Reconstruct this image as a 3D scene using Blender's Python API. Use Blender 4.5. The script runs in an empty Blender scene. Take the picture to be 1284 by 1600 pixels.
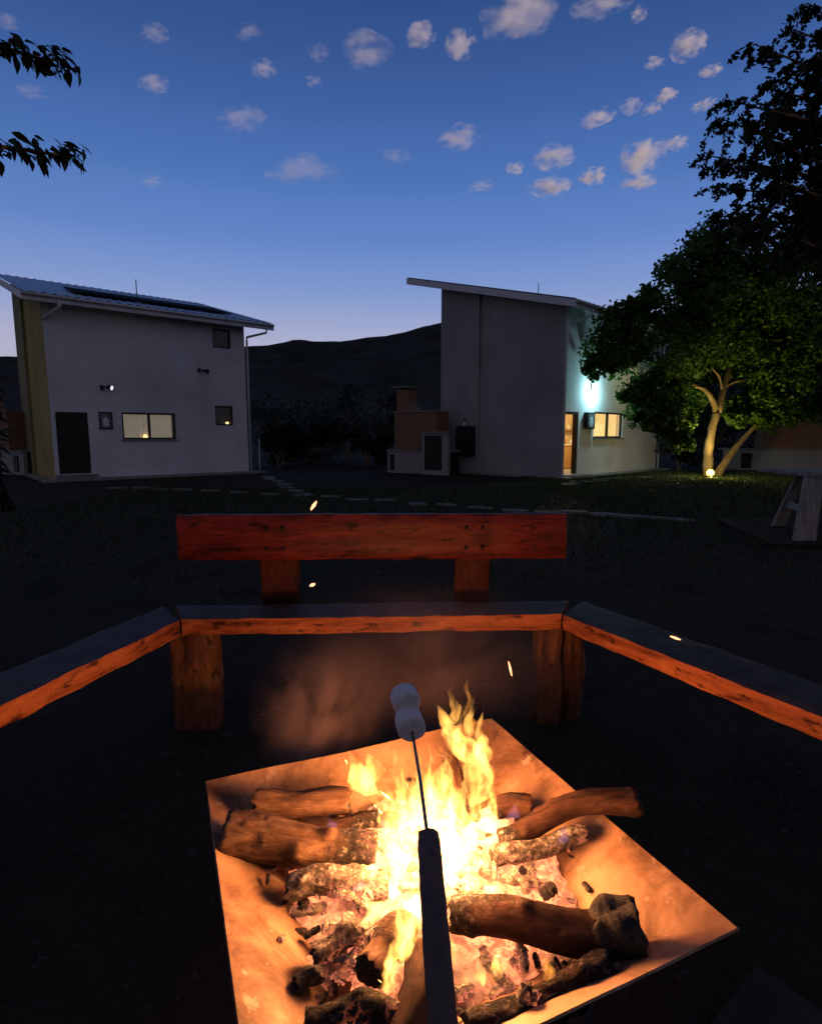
import bpy, math, random
import numpy as np
from mathutils import Vector, noise as mn
from math import sin, cos, tan, pi, radians as R

sc = bpy.context.scene
COL = sc.collection

# ------------------------------------------------------------------ camera
F, PITCH, EYE, CX, CY = 900.0, R(7.6), 1.35, 642.0, 800.0   # in pixels of the 1284 x 1600 photograph
cam = bpy.data.cameras.new('camera')
cam.sensor_fit = 'HORIZONTAL'; cam.sensor_width = 36.0; cam.lens = 36.0 * F / 1284.0
cam.clip_start = 0.02; cam.clip_end = 20000
camo = bpy.data.objects.new('camera', cam); COL.objects.link(camo)
camo.location = (0, 0, EYE); camo.rotation_euler = (R(90) - PITCH, 0, 0)
sc.camera = camo

# ------------------------------------------------------------------ sky
world = bpy.data.worlds.new('World'); sc.world = world; world.use_nodes = True
wt = world.node_tree; bg = wt.nodes['Background']
tc = wt.nodes.new('ShaderNodeTexCoord'); sx = wt.nodes.new('ShaderNodeSeparateXYZ')
wt.links.new(tc.outputs['Generated'], sx.inputs[0])
ramp = wt.nodes.new('ShaderNodeValToRGB'); wt.links.new(sx.outputs['Z'], ramp.inputs[0])
SKY = [(0.0, (.52, .48, .58)), (.148, (.420, .430, .610)), (.207, (.265, .350, .620)), (.281, (.150, .258, .590)), (.36, (.090, .193, .495)),
       (.44, (.058, .137, .395)), (.50, (.043, .104, .312)), (.56, (.030, .079, .250)), (1.0, (.015, .039, .125))]
ramp.color_ramp.interpolation = 'CARDINAL'
while len(ramp.color_ramp.elements) < len(SKY): ramp.color_ramp.elements.new(.5)
for e, (p, c) in zip(ramp.color_ramp.elements, SKY): e.position = p; e.color = (*c, 1)
# the afterglow lies in front of the viewer, the sky dims towards the opposite side
az = wt.nodes.new('ShaderNodeMapRange'); wt.links.new(sx.outputs['Y'], az.inputs[0])
for k_, v__ in zip((1, 2, 3, 4), (-1.0, .9, .42, 1.0)): az.inputs[k_].default_value = v__
mulw = wt.nodes.new('ShaderNodeVectorMath'); mulw.operation = 'SCALE'
wt.links.new(ramp.outputs[0], mulw.inputs[0]); wt.links.new(az.outputs[0], mulw.inputs['Scale'])
# ... and turns to the greyish pink of the counter-twilight there
mixw = wt.nodes.new('ShaderNodeMix'); mixw.data_type = 'RGBA'; mixw.inputs[7].default_value = (.122, .112, .145, 1)
azm = wt.nodes.new('ShaderNodeMapRange'); wt.links.new(sx.outputs['Y'], azm.inputs[0])
for k_, v__ in zip((1, 2, 3, 4), (-.6, .55, .8, .0)): azm.inputs[k_].default_value = v__
wt.links.new(azm.outputs[0], mixw.inputs[0]); wt.links.new(mulw.outputs[0], mixw.inputs[6])
wt.links.new(mixw.outputs[2], bg.inputs[0]); bg.inputs[1].default_value = 1.0

# the sun has set: it stands 3 degrees under the horizon, shaded off by the ground, and still reaches the clouds
sun = bpy.data.lights.new('sun', 'SUN'); sun.energy = 5.0; sun.angle = R(.5); sun.color = (1, .74, .64)
suno = bpy.data.objects.new('sun', sun); COL.objects.link(suno)
suno.rotation_euler = Vector((-.75, 1.0, .066)).to_track_quat('-Z', 'Y').to_euler()

vs = sc.view_settings
vs.view_transform = 'Standard'; vs.look = 'None'; vs.exposure = 0; vs.gamma = 1
cy = sc.cycles
cy.use_denoising = True
cy.max_bounces = 6; cy.diffuse_bounces = 3; cy.glossy_bounces = 2; cy.transmission_bounces = 4
cy.volume_bounces = 1; cy.transparent_max_bounces = 16
cy.sample_clamp_indirect = 2.0; cy.caustics_reflective = False; cy.caustics_refractive = False
cy.volume_step_rate = 1.5; cy.volume_max_steps = 128

# ------------------------------------------------------------------ helpers
def ray(u, v):
    x = (u - CX) / F; y = -(v - CY) / F
    return Vector((x, cos(PITCH) + y * sin(PITCH), -sin(PITCH) + y * cos(PITCH)))
def atY(u, v, Y): d = ray(u, v); return Vector((0, 0, EYE)) + d * (Y / d.y)
def atZ(u, v, Z): d = ray(u, v); return Vector((0, 0, EYE)) + d * ((Z - EYE) / d.z)

def tag(o, label=None, cat=None, group=None, kind=None):
    if label: o['label'] = label
    if cat: o['category'] = cat
    if group: o['group'] = group
    if kind: o['kind'] = kind
    return o
def thing(name, label, cat, loc=(0, 0, 0), rz=0, group=None):
    o = bpy.data.objects.new(name, None); COL.objects.link(o)
    o.location = loc; o.rotation_euler = (0, 0, rz); o.empty_display_size = .1
    return tag(o, label, cat, group)
def link(name, me, parent=None, loc=(0, 0, 0), rot=(0, 0, 0), scale=(1, 1, 1)):
    o = bpy.data.objects.new(name, me); COL.objects.link(o)
    o.location = loc; o.rotation_euler = rot; o.scale = scale; o.parent = parent
    return o
def mk(name, v, f, m, parent=None, smooth=False, loc=(0, 0, 0), rot=(0, 0, 0)):
    me = bpy.data.meshes.new(name); me.from_pydata([tuple(p) for p in v], [], f); me.materials.append(m)
    if smooth: me.polygons.foreach_set('use_smooth', [True] * len(me.polygons))
    me.update()
    return link(name, me, parent, loc, rot)
class G:
    """collects shapes into one mesh"""
    def __init__(s): s.v = []; s.f = []
    def add(s, v, f):
        n = len(s.v); s.v += [tuple(p) for p in v]; s.f += [tuple(i + n for i in q) for q in f]; return s
    def box(s, a, b):
        (x0, y0, z0), (x1, y1, z1) = a, b
        return s.add([(x0, y0, z0), (x1, y0, z0), (x1, y1, z0), (x0, y1, z0), (x0, y0, z1), (x1, y0, z1), (x1, y1, z1), (x0, y1, z1)],
                     [(3, 2, 1, 0), (4, 5, 6, 7), (0, 1, 5, 4), (1, 2, 6, 5), (2, 3, 7, 6), (3, 0, 4, 7)])
    def tube(s, pts, rad, n=8, jit=0, seed=0, cap=True):
        v, f = tube(pts, rad, n, jit, seed, cap); return s.add(v, f)
    def prism(s, poly, z0, z1):
        n = len(poly)
        v = [(x, y, z0) for x, y in poly] + [(x, y, z1) for x, y in poly]
        f = [tuple(range(n))[::-1], tuple(range(n, 2 * n))] + [(i, (i + 1) % n, n + (i + 1) % n, n + i) for i in range(n)]
        return s.add(v, f)
    def out(s, name, m, parent=None, smooth=False, **k): return mk(name, s.v, s.f, m, parent, smooth, **k)
def tube(pts, rad, n=8, jit=0, seed=0, cap=True):
    pts = [Vector(p) for p in pts]; v = []; f = []
    if not hasattr(rad, '__len__'): rad = [rad] * len(pts)
    ref = None
    for i, p in enumerate(pts):
        d = (pts[min(i + 1, len(pts) - 1)] - pts[max(i - 1, 0)]).normalized()
        if ref is None: ref = d.orthogonal().normalized()
        ref = (ref - d * ref.dot(d)).normalized(); b = d.cross(ref)
        for k in range(n):
            a = 2 * pi * k / n; r = rad[i]
            q = p + (ref * cos(a) + b * sin(a)) * r
            if jit: q += (ref * cos(a) + b * sin(a)) * r * jit * mn.noise(q * (1.1 / max(r, .01)) * .8 + Vector((seed * 7.3, seed, 0)))
            v.append(q)
        if i:
            o = (i - 1) * n
            for k in range(n): f.append((o + k, o + (k + 1) % n, o + n + (k + 1) % n, o + n + k))
    if cap: f.append(tuple(range(n))[::-1]); f.append(tuple(range(len(v) - n, len(v))))
    return v, f
def smoothpath(pts, n):
    pts = [Vector(p) for p in pts]; out = []
    P = [pts[0] * 2 - pts[1]] + pts + [pts[-1] * 2 - pts[-2]]
    for j in range(n):
        t = j / (n - 1) * (len(pts) - 1); i = min(int(t), len(pts) - 2); t -= i
        a, b, c, d = P[i:i + 4]
        out.append(.5 * ((2 * b) + (c - a) * t + (2 * a - 5 * b + 4 * c - d) * t * t + (3 * b - a - 3 * c + d) * t ** 3))
    return out

# ------------------------------------------------------------------ materials
def nodes(name):
    m = bpy.data.materials.new(name); m.use_nodes = True
    nt = m.node_tree; b = nt.nodes['Principled BSDF']
    return m, nt, b
def new(nt, t, **k):
    n = nt.nodes.new(t)
    for a, x in k.items():
        if hasattr(n, a): setattr(n, a, x)
        else: n.inputs[a].default_value = x
    return n
def coords(nt, stretch=(1, 1, 1)):
    t = new(nt, 'ShaderNodeTexCoord'); mp = new(nt, 'ShaderNodeMapping'); mp.inputs['Scale'].default_value = stretch
    nt.links.new(t.outputs['Object'], mp.inputs[0]); return mp.outputs[0]
def rampn(nt, src, stops):
    r = new(nt, 'ShaderNodeValToRGB'); nt.links.new(src, r.inputs[0])
    while len(r.color_ramp.elements) < len(stops): r.color_ramp.elements.new(.5)
    for e, (p, c) in zip(r.color_ramp.elements, stops): e.position = p; e.color = (*c, 1)
    return r.outputs[0]
def mat(name, c1, c2=None, rough=.8, scale=6, detail=6, bump=0, bscale=None, metal=0, stretch=(1, 1, 1), spec=.3, lo=.35, hi=.65, dist=.02, c3=None):
    m, nt, b = nodes(name); c2 = c2 or tuple(x * .8 for x in c1)
    co = coords(nt, stretch)
    n = new(nt, 'ShaderNodeTexNoise', Scale=scale, Detail=detail, Roughness=.62); nt.links.new(co, n.inputs[0])
    st = [(lo, c1), (hi, c2)] if not c3 else [(lo, c1), ((lo + hi) / 2, c2), (hi, c3)]
    nt.links.new(rampn(nt, n.outputs[0], st), b.inputs['Base Color'])
    b.inputs['Roughness'].default_value = rough; b.inputs['Metallic'].default_value = metal
    b.inputs['Specular IOR Level'].default_value = spec
    if bump:
        n2 = new(nt, 'ShaderNodeTexNoise', Scale=bscale or scale * 4, Detail=8); nt.links.new(co, n2.inputs[0])
        bp = new(nt, 'ShaderNodeBump', Strength=bump, Distance=dist); nt.links.new(n2.outputs[0], bp.inputs['Height'])
        nt.links.new(bp.outputs[0], b.inputs['Normal'])
    return m
def emit(name, c, s):
    m, nt, b = nodes(name); b.inputs['Base Color'].default_value = (*c, 1)
    b.inputs['Emission Color'].default_value = (*c, 1); b.inputs['Emission Strength'].default_value = s; return m
def wood(name, dark, mid, light, axis=0, rough=.45, spots=True, spec=.4, stain=.5):
    m, nt, b = nodes(name)
    st = [7, 7, 7]; st[axis] = .9
    co = coords(nt, st)
    n = new(nt, 'ShaderNodeTexNoise', Scale=3.2, Detail=8, Roughness=.7, Distortion=1.2); nt.links.new(co, n.inputs[0])
    c = rampn(nt, n.outputs[0], [(.30, dark), (.47, mid), (.66, light)])
    st2 = [26, 26, 26]; st2[axis] = 9
    n2 = new(nt, 'ShaderNodeTexNoise', Scale=1.0, Detail=5, Roughness=.6); nt.links.new(coords(nt, st2), n2.inputs[0])
    msk = rampn(nt, n2.outputs[0], [(.36, (0.08,) * 3), (.43, (1,) * 3)])
    mx = new(nt, 'ShaderNodeMix', data_type='RGBA', blend_type='MULTIPLY'); mx.inputs[0].default_value = .85 if spots else .3
    nt.links.new(c, mx.inputs[6]); nt.links.new(msk, mx.inputs[7])
    st3 = [5, 5, 5]; st3[axis] = 2.6
    n3 = new(nt, 'ShaderNodeTexNoise', Scale=1.0, Detail=6, Roughness=.65); nt.links.new(coords(nt, st3), n3.inputs[0])
    m3 = new(nt, 'ShaderNodeMix', data_type='RGBA', blend_type='MULTIPLY'); m3.inputs[0].default_value = stain
    nt.links.new(mx.outputs[2], m3.inputs[6]); nt.links.new(rampn(nt, n3.outputs[0], [(.36, (.22,) * 3), (.52, (1,) * 3)]), m3.inputs[7]); nt.links.new(m3.outputs[2], b.inputs['Base Color'])
    b.inputs['Roughness'].default_value = rough; b.inputs['Specular IOR Level'].default_value = spec
    bp = new(nt, 'ShaderNodeBump', Strength=.5, Distance=.008); nt.links.new(n.outputs[0], bp.inputs['Height'])
    bp2 = new(nt, 'ShaderNodeBump', Strength=.45, Distance=.006); nt.links.new(n2.outputs[0], bp2.inputs['Height']); nt.links.new(bp.outputs[0], bp2.inputs['Normal'])
    nt.links.new(bp2.outputs[0], b.inputs['Normal'])
    return m
def glass(name):
    m, nt, b = nodes(name); nt.nodes.remove(b)
    t = new(nt, 'ShaderNodeBsdfTransparent'); g = new(nt, 'ShaderNodeBsdfGlossy', Roughness=.03)
    lw = new(nt, 'ShaderNodeLayerWeight'); pw = new(nt, 'ShaderNodeMath', operation='POWER'); pw.inputs[1].default_value = 5; nt.links.new(lw.outputs['Facing'], pw.inputs[0])
    fr = new(nt, 'ShaderNodeMath', operation='MULTIPLY_ADD'); fr.inputs[1].default_value = .45; fr.inputs[2].default_value = .03; nt.links.new(pw.outputs[0], fr.inputs[0])
    mx = new(nt, 'ShaderNodeMixShader')
    nt.links.new(fr.outputs[0], mx.inputs[0]); nt.links.new(t.outputs[0], mx.inputs[1]); nt.links.new(g.outputs[0], mx.inputs[2])
    nt.links.new(mx.outputs[0], nt.nodes['Material Output'].inputs[0]); return m
def leafmat(name, c1, c2, trans=.35):
    m, nt, b = nodes(name)
    gi = new(nt, 'ShaderNodeNewGeometry')
    c = rampn(nt, gi.outputs['Random Per Island'], [(0, c1), (1, c2)])
    nt.links.new(c, b.inputs['Base Color']); b.inputs['Roughness'].default_value = .5; b.inputs['Specular IOR Level'].default_value = .25
    t = new(nt, 'ShaderNodeBsdfTranslucent'); nt.links.new(c, t.inputs[0])
    mx = new(nt, 'ShaderNodeMixShader'); mx.inputs[0].default_value = trans
    nt.links.new(b.outputs[0], mx.inputs[1]); nt.links.new(t.outputs[0], mx.inputs[2])
    nt.links.new(mx.outputs[0], nt.nodes['Material Output'].inputs[0]); return m

M = {}
M['ground'] = mat('dark_lawn_and_earth', (.016, .014, .010), (.034, .027, .018), .95, 1.7, 10, .7, 24, spec=.1, dist=.03, c3=(.021, .024, .012))
M['hill'] = mat('scrub_hillside', (.020, .024, .014), (.050, .046, .030), .95, .035, 12, .8, .25, spec=.05, dist=3)
def plastermat(name, c1, c2):
    m = mat(name, c1, c2, .9, 1.1, 10, .35, 26, spec=.15, lo=.30, hi=.78, dist=.01); nt = m.node_tree; b = nt.nodes['Principled BSDF']
    src = b.inputs['Base Color'].links[0].from_socket
    n = new(nt, 'ShaderNodeTexNoise', Scale=1.0, Detail=8, Roughness=.65); nt.links.new(coords(nt, (1.7, 1.7, .35)), n.inputs[0])
    n2 = new(nt, 'ShaderNodeTexNoise', Scale=.55, Detail=7, Roughness=.6); nt.links.new(coords(nt), n2.inputs[0])
    for sock, st, fac in ((n.outputs[0], [(.36, (.60, .58, .56)), (.56, (1, 1, 1))], .13), (n2.outputs[0], [(.36, (.62, .60, .58)), (.52, (1, 1, 1))], .6)):
        x = new(nt, 'ShaderNodeMix', data_type='RGBA', blend_type='MULTIPLY'); x.inputs[0].default_value = fac
        nt.links.new(src, x.inputs[6]); nt.links.new(rampn(nt, sock, st), x.inputs[7]); src = x.outputs[2]
    nt.links.new(src, b.inputs['Base Color']); return m
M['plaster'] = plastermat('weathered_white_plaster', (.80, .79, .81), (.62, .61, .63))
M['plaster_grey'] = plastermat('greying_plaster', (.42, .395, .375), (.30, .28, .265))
M['yellow'] = mat('yellow_lit_plaster', (.48, .38, .13), (.36, .285, .10), .9, .9, 10, .3, 26, spec=.15)  # warm yellow lamplight painted into the side wall's colour
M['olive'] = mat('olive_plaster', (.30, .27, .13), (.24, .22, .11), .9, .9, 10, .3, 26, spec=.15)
M['roof'] = mat('zinc_roof_sheet', (.50, .52, .56), (.38, .40, .45), .42, .7, 8, .1, 8, metal=.55, spec=.5)
M['fascia'] = mat('white_fascia', (.70, .70, .72), (.58, .58, .60), .6, 3)
M['panel'] = mat('matt_black_panel', (.008, .008, .010), (.014, .014, .017), .9, 3, spec=.05)
M['dark'] = mat('dark_brown_frame', (.018, .014, .012), (.030, .022, .018), .5, 9)
M['door'] = mat('dark_door_leaf', (.022, .016, .015), (.014, .011, .011), .45, 5, stretch=(8, 8, 1))
M['concrete'] = mat('concrete', (.30, .29, .27), (.20, .19, .18), .9, 3, 9, .5, 30, spec=.15)
M['stone'] = mat('pale_flagstone', (.24, .22, .185), (.13, .12, .10), .9, 5, 9, .5, 26, spec=.15)
M['inside'] = mat('cream_room_paint', (.72, .58, .36), (.62, .49, .30), .9, 2)
M['cabinet'] = mat('pine_cupboard', (.50, .30, .12), (.36, .20, .07), .5, 4, stretch=(1, 1, 6))
M['metal'] = mat('grey_metal', (.20, .20, .21), (.13, .13, .14), .4, 8, metal=.8)
M['white'] = mat('white_plastic', (.75, .75, .76), (.68, .68, .68), .45, 8)
M['glass'] = glass('window_glass')
M['curtain_dim'] = emit('dim_lit_curtain', (.62, .54, .40), .20)
M['curtain_warm'] = emit('warm_lit_curtain', (1, .70, .27), .80)
M['lampglow'] = emit('warm_lamp_shade', (1, .72, .30), 1.6)
M['led'] = emit('white_led', (.85, .9, 1), 1.2)
M['cyan'] = emit('cold_lamp_glass', (.45, .95, 1), 6)
M['uplight'] = emit('yellow_lamp_lens', (1, .84, .13), 6)
M['bark'] = mat('tree_bark', (.30, .21, .11), (.16, .11, .06), .9, 5, 9, .8, 18, stretch=(1, 1, .35), spec=.1)
M['leaf'] = leafmat('green_leaf', (.030, .085, .012), (.085, .165, .022), .3)
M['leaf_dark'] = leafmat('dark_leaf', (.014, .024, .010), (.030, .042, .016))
M['leaf_grey'] = leafmat('grey_green_leaf', (.050, .055, .036), (.10, .10, .065))
M['grass'] = leafmat('grass_blade', (.028, .048, .012), (.060, .075, .022), .2)
M['weathered_dark'] = mat('sooty_concrete', (.060, .055, .052), (.035, .032, .030), .95, 4, 9, .6, 26, spec=.1)
M['weathered'] = mat('pale_weathered_wood', (.33, .31, .28), (.20, .185, .165), .85, 3, 9, .5, 20, stretch=(6, 6, .6), spec=.15)

def brickmat():
    m, nt, b = nodes('clay_brick'); co = coords(nt)
    t = new(nt, 'ShaderNodeTexCoord'); mp = new(nt, 'ShaderNodeMapping'); mp.inputs['Rotation'].default_value = (R(90), 0, 0)
    nt.links.new(t.outputs['Object'], mp.inputs[0])
    k = new(nt, 'ShaderNodeTexBrick', Scale=1.0); nt.links.new(mp.outputs[0], k.inputs[0])
    k.inputs['Color1'].default_value = (.30, .135, .065, 1); k.inputs['Color2'].default_value = (.24, .105, .052, 1); k.inputs['Mortar'].default_value = (.23, .17, .125, 1)
    k.inputs['Mortar Size'].default_value = .010; k.inputs['Brick Width'].default_value = .24; k.inputs['Row Height'].default_value = .07
    nt.links.new(k.outputs[0], b.inputs['Base Color']); b.inputs['Roughness'].default_value = .9
    bp = new(nt, 'ShaderNodeBump', Strength=.5, Distance=.01); bp.invert = True; nt.links.new(k.outputs[1], bp.inputs['Height']); nt.links.new(bp.outputs[0], b.inputs['Normal'])
    return m
M['brick'] = brickmat()

# ------------------------------------------------------------------ ground and hills
def ground():
    rs = [0, 1, 2, 3, 4.5, 7, 10, 15, 25, 45, 90, 200, 500, 1500, 4500]; n = 72
    v = [(0, 2, 0)]; f = []
    for r in rs[1:]:
        for k in range(n):
            a = 2 * pi * k / n; v.append((r * cos(a), r * sin(a) + 2, 0))
    for k in range(n): f.append((0, 1 + k, 1 + (k + 1) % n))
    for i in range(len(rs) - 2):
        o = 1 + i * n
        for k in range(n): f.append((o + k, o + n + k, o + n + (k + 1) % n, o + (k + 1) % n))
    tag(mk('ground', v, f, M['ground'], smooth=True), 'dark lawn and bare earth', kind='structure')
ground()
def hills():
    def ridge(u):      # elevation (tangent) of the skyline along the horizontal tangent u = x / y
        pts = [(-2.2, .10), (-1.2, .125), (-.72, .135), (-.40, .142), (-.283, .1475), (-.20, .160), (-.12, .1605), (-.04, .172), (.03, .182), (.055, .190), (.2, .205), (.6, .21), (1.2, .17), (2.2, .12)]
        for (a, p), (b, q) in zip(pts, pts[1:]):
            if a <= u <= b:
                t = (u - a) / (b - a); return p + (q - p) * t
        return pts[0][1] if u < 0 else pts[-1][1]
    nu, nr = 420, 40; v = []; f = []
    for j in range(nr + 1):
        t = j / nr; Y = 70 + 480 * t
        for i in range(nu + 1):
            u = -2.2 + 4.4 * i / nu
            h = ridge(u) * 500
            prof = (min(t / .9, 1) ** 1.35) * (1 if t <= .9 else 1 - (t - .9) * 5)
            z = h * prof
            q = Vector((u * Y * .02, Y * .02, 0))
            z += (mn.fractal(q * 1.3, 1, 2, 6) * 5.5) * min(t * 3, 1) * (1 if t < .85 else .55)
            v.append((u * Y, Y, z - 1.5 * (1 - min(t * 6, 1))))
    for j in range(nr):
        for i in range(nu):
            a = j * (nu + 1) + i; f.append((a, a + 1, a + nu + 2, a + nu + 1))
    tag(mk('hill', v, f, M['hill'], smooth=True), 'dark scrub covered ridge under the dusk sky', kind='structure')
hills()

# ------------------------------------------------------------------ clouds
def cloudmat():
    m = bpy.data.materials.new('thin_cloud'); m.use_nodes = True; nt = m.node_tree
    nt.nodes.remove(nt.nodes['Principled BSDF'])
    pv = new(nt, 'ShaderNodeVolumePrincipled'); pv.inputs['Color'].default_value = (1, 1, 1, 1); pv.inputs['Anisotropy'].default_value = 0
    t = new(nt, 'ShaderNodeTexCoord'); oi = new(nt, 'ShaderNodeObjectInfo')
    ln = new(nt, 'ShaderNodeVectorMath', operation='LENGTH'); n0 = new(nt, 'ShaderNodeTexNoise', Scale=1.1, Detail=2); wd = new(nt, 'ShaderNodeVectorMath', operation='MULTIPLY_ADD'); wd.inputs[1].default_value = (1.5, 1.5, 1.5); nt.links.new(t.outputs['Object'], wd.inputs[2])
    sb = new(nt, 'ShaderNodeVectorMath', operation='SUBTRACT'); sb.inputs[1].default_value = (.5, .5, .5); nt.links.new(n0.outputs[1], sb.inputs[0]); nt.links.new(sb.outputs[0], wd.inputs[0]); nt.links.new(wd.outputs[0], ln.inputs[0])
    ad = new(nt, 'ShaderNodeVectorMath', operation='ADD'); nt.links.new(t.outputs['Object'], ad.inputs[0])
    sc_ = new(nt, 'ShaderNodeMath', operation='MULTIPLY'); sc_.inputs[1].default_value = 37; nt.links.new(oi.outputs['Random'], sc_.inputs[0]); nt.links.new(sc_.outputs[0], ad.inputs[1]); nt.links.new(ad.outputs[0], n0.inputs[0])
    n = new(nt, 'ShaderNodeTexNoise', Scale=1.55, Detail=5, Roughness=.6); nt.links.new(ad.outputs[0], n.inputs[0])
    # density = max(0, noise*1.5 - .25 - r*.72)
    a = new(nt, 'ShaderNodeMath', operation='MULTIPLY_ADD'); a.inputs[1].default_value = 3.0; a.inputs[2].default_value = -.90; nt.links.new(n.outputs[0], a.inputs[0])
    b = new(nt, 'ShaderNodeMath', operation='MULTIPLY_ADD'); b.inputs[1].default_value = -.62; nt.links.new(ln.outputs['Value'], b.inputs[0]); nt.links.new(a.outputs[0], b.inputs[2])
    c = new(nt, 'ShaderNodeMath', operation='MAXIMUM'); c.inputs[1].default_value = 0; nt.links.new(b.outputs[0], c.inputs[0])
    d = new(nt, 'ShaderNodeMath', operation='MULTIPLY'); nt.links.new(c.outputs[0], d.inputs[0])
    at = new(nt, 'ShaderNodeAttribute', attribute_type='OBJECT', attribute_name='thick'); nt.links.new(at.outputs['Fac'], d.inputs[1])
    nt.links.new(d.outputs[0], pv.inputs['Density'])
    nt.links.new(pv.outputs[0], nt.nodes['Material Output'].inputs['Volume']); return m
M['cloud'] = cloudmat()
CLOUDS = [(242, 51, 24, 12, .6), (389, 50, 23, 10, .45), (241, 130, 26, 13, .8), (411, 107, 19, 15, .7), (376, 184, 38, 21, .6), (474, 264, 54, 24, .6),
          (573, 78, 40, 26, .8), (498, 82, 17, 14, .3), (490, 127, 13, 10, .4), (237, 284, 17, 11, .4), (10, 33, 20, 10, .5), (50, 142, 25, 9, .35), (620, 243, 26, 11, .35),
          (657, 53, 21, 17, .8), (718, 68, 21, 22, .8), (812, 20, 52, 32, .8), (940, 5, 42, 14, .8), (998, 22, 12, 11, .5), (1074, 70, 26, 21, 1), (1022, 98, 14, 10, .5),
          (1111, 110, 17, 9, 1), (1041, 149, 15, 12, 1.1), (936, 183, 25, 13, .8), (986, 165, 17, 13, .4), (1018, 170, 14, 9, .6), (1099, 163, 18, 9, .8), (718, 215, 32, 18, .5),
          (863, 245, 31, 19, .8), (805, 262, 14, 10, .9), (859, 292, 30, 15, 1.1), (927, 275, 20, 14, 1.2), (1003, 243, 31, 28, 1.3), (998, 284, 25, 12, 1.0), (1060, 223, 16, 11, .8),
          (1034, 226, 20, 7, .6), (753, 290, 20, 8, .35)]
def ico(sub):
    import bmesh
    bm = bmesh.new(); bmesh.ops.create_icosphere(bm, subdivisions=sub, radius=1)
    v = [x.co.copy() for x in bm.verts]; f = [tuple(y.index for y in x.verts) for x in bm.faces]; bm.free(); return v, f
def clouds():
    iv, ifc = ico(3)
    own = {15: 'largest pale cloud high over the grey house', 31: 'brightest pinkish cloud beside the feathery dark tree', 32: 'tail of cloud trailing under the brightest pinkish cloud', 5: 'broad pale double cloud over the gap between the houses'}
    for i, (u, v, w, h, o) in enumerate(CLOUDS):
        p = atY(u, v, 1500.); k = 1500. / F * (.84 if u < 640 else .90)
        vv = [q * (1.08 + .3 * mn.noise(q * 1.5 + Vector((i * 3.1, 0, 0)))) for q in iv]
        ob = mk('cloud', vv, ifc, M['cloud'], smooth=True)
        ob.location = p; ob.scale = (w * k * 1.12, (w + h) * .55 * k, h * k * .86); ob.rotation_euler = (0, .35 * mn.noise(Vector((i * 1.7, 3, 1))) - .12, 0)
        ob['thick'] = o * (2.0 if u < 640 else 4.2) / ((w + h) * k)
        faint = o < .55
        tag(ob, 'thin faint cloud wisp almost lost in the blue dusk sky' if faint else 'small pinkish puff of cloud in the blue dusk sky', 'cloud',
            'faint wisps in the dusk sky' if faint else 'pinkish puffs in the dusk sky')
        if i in own: ob['label'] = own[i]
clouds()

# ------------------------------------------------------------------ houses
def wall_mesh(L, H, ops, t):
    xs = sorted({0, L, *[o[0] for o in ops], *[o[1] for o in ops]}); zs = sorted({0, H, *[o[2] for o in ops], *[o[3] for o in ops]})
    g = G(); inop = lambda x, z: any(a < x < b and c < z < d for a, b, c, d in ops)
    for i in range(len(xs) - 1):
        for j in range(len(zs) - 1):
            if inop((xs[i] + xs[i + 1]) / 2, (zs[j] + zs[j + 1]) / 2): continue
            a, b, c, d = xs[i], xs[i + 1], zs[j], zs[j + 1]
            g.add([(a, 0, c), (b, 0, c), (b, 0, d), (a, 0, d)], [(0, 1, 2, 3)]); g.add([(a, t, c), (b, t, c), (b, t, d), (a, t, d)], [(3, 2, 1, 0)])
    for a, b, c, d in ops + [(0, L, 0, H)]:
        g.add([(a, 0, c), (b, 0, c), (b, 0, d), (a, 0, d), (a, t, c), (b, t, c), (b, t, d), (a, t, d)], [(0, 4, 5, 1), (1, 5, 6, 2), (2, 6, 7, 3), (3, 7, 4, 0)])
    return g
PT = tan(R(15))
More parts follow.
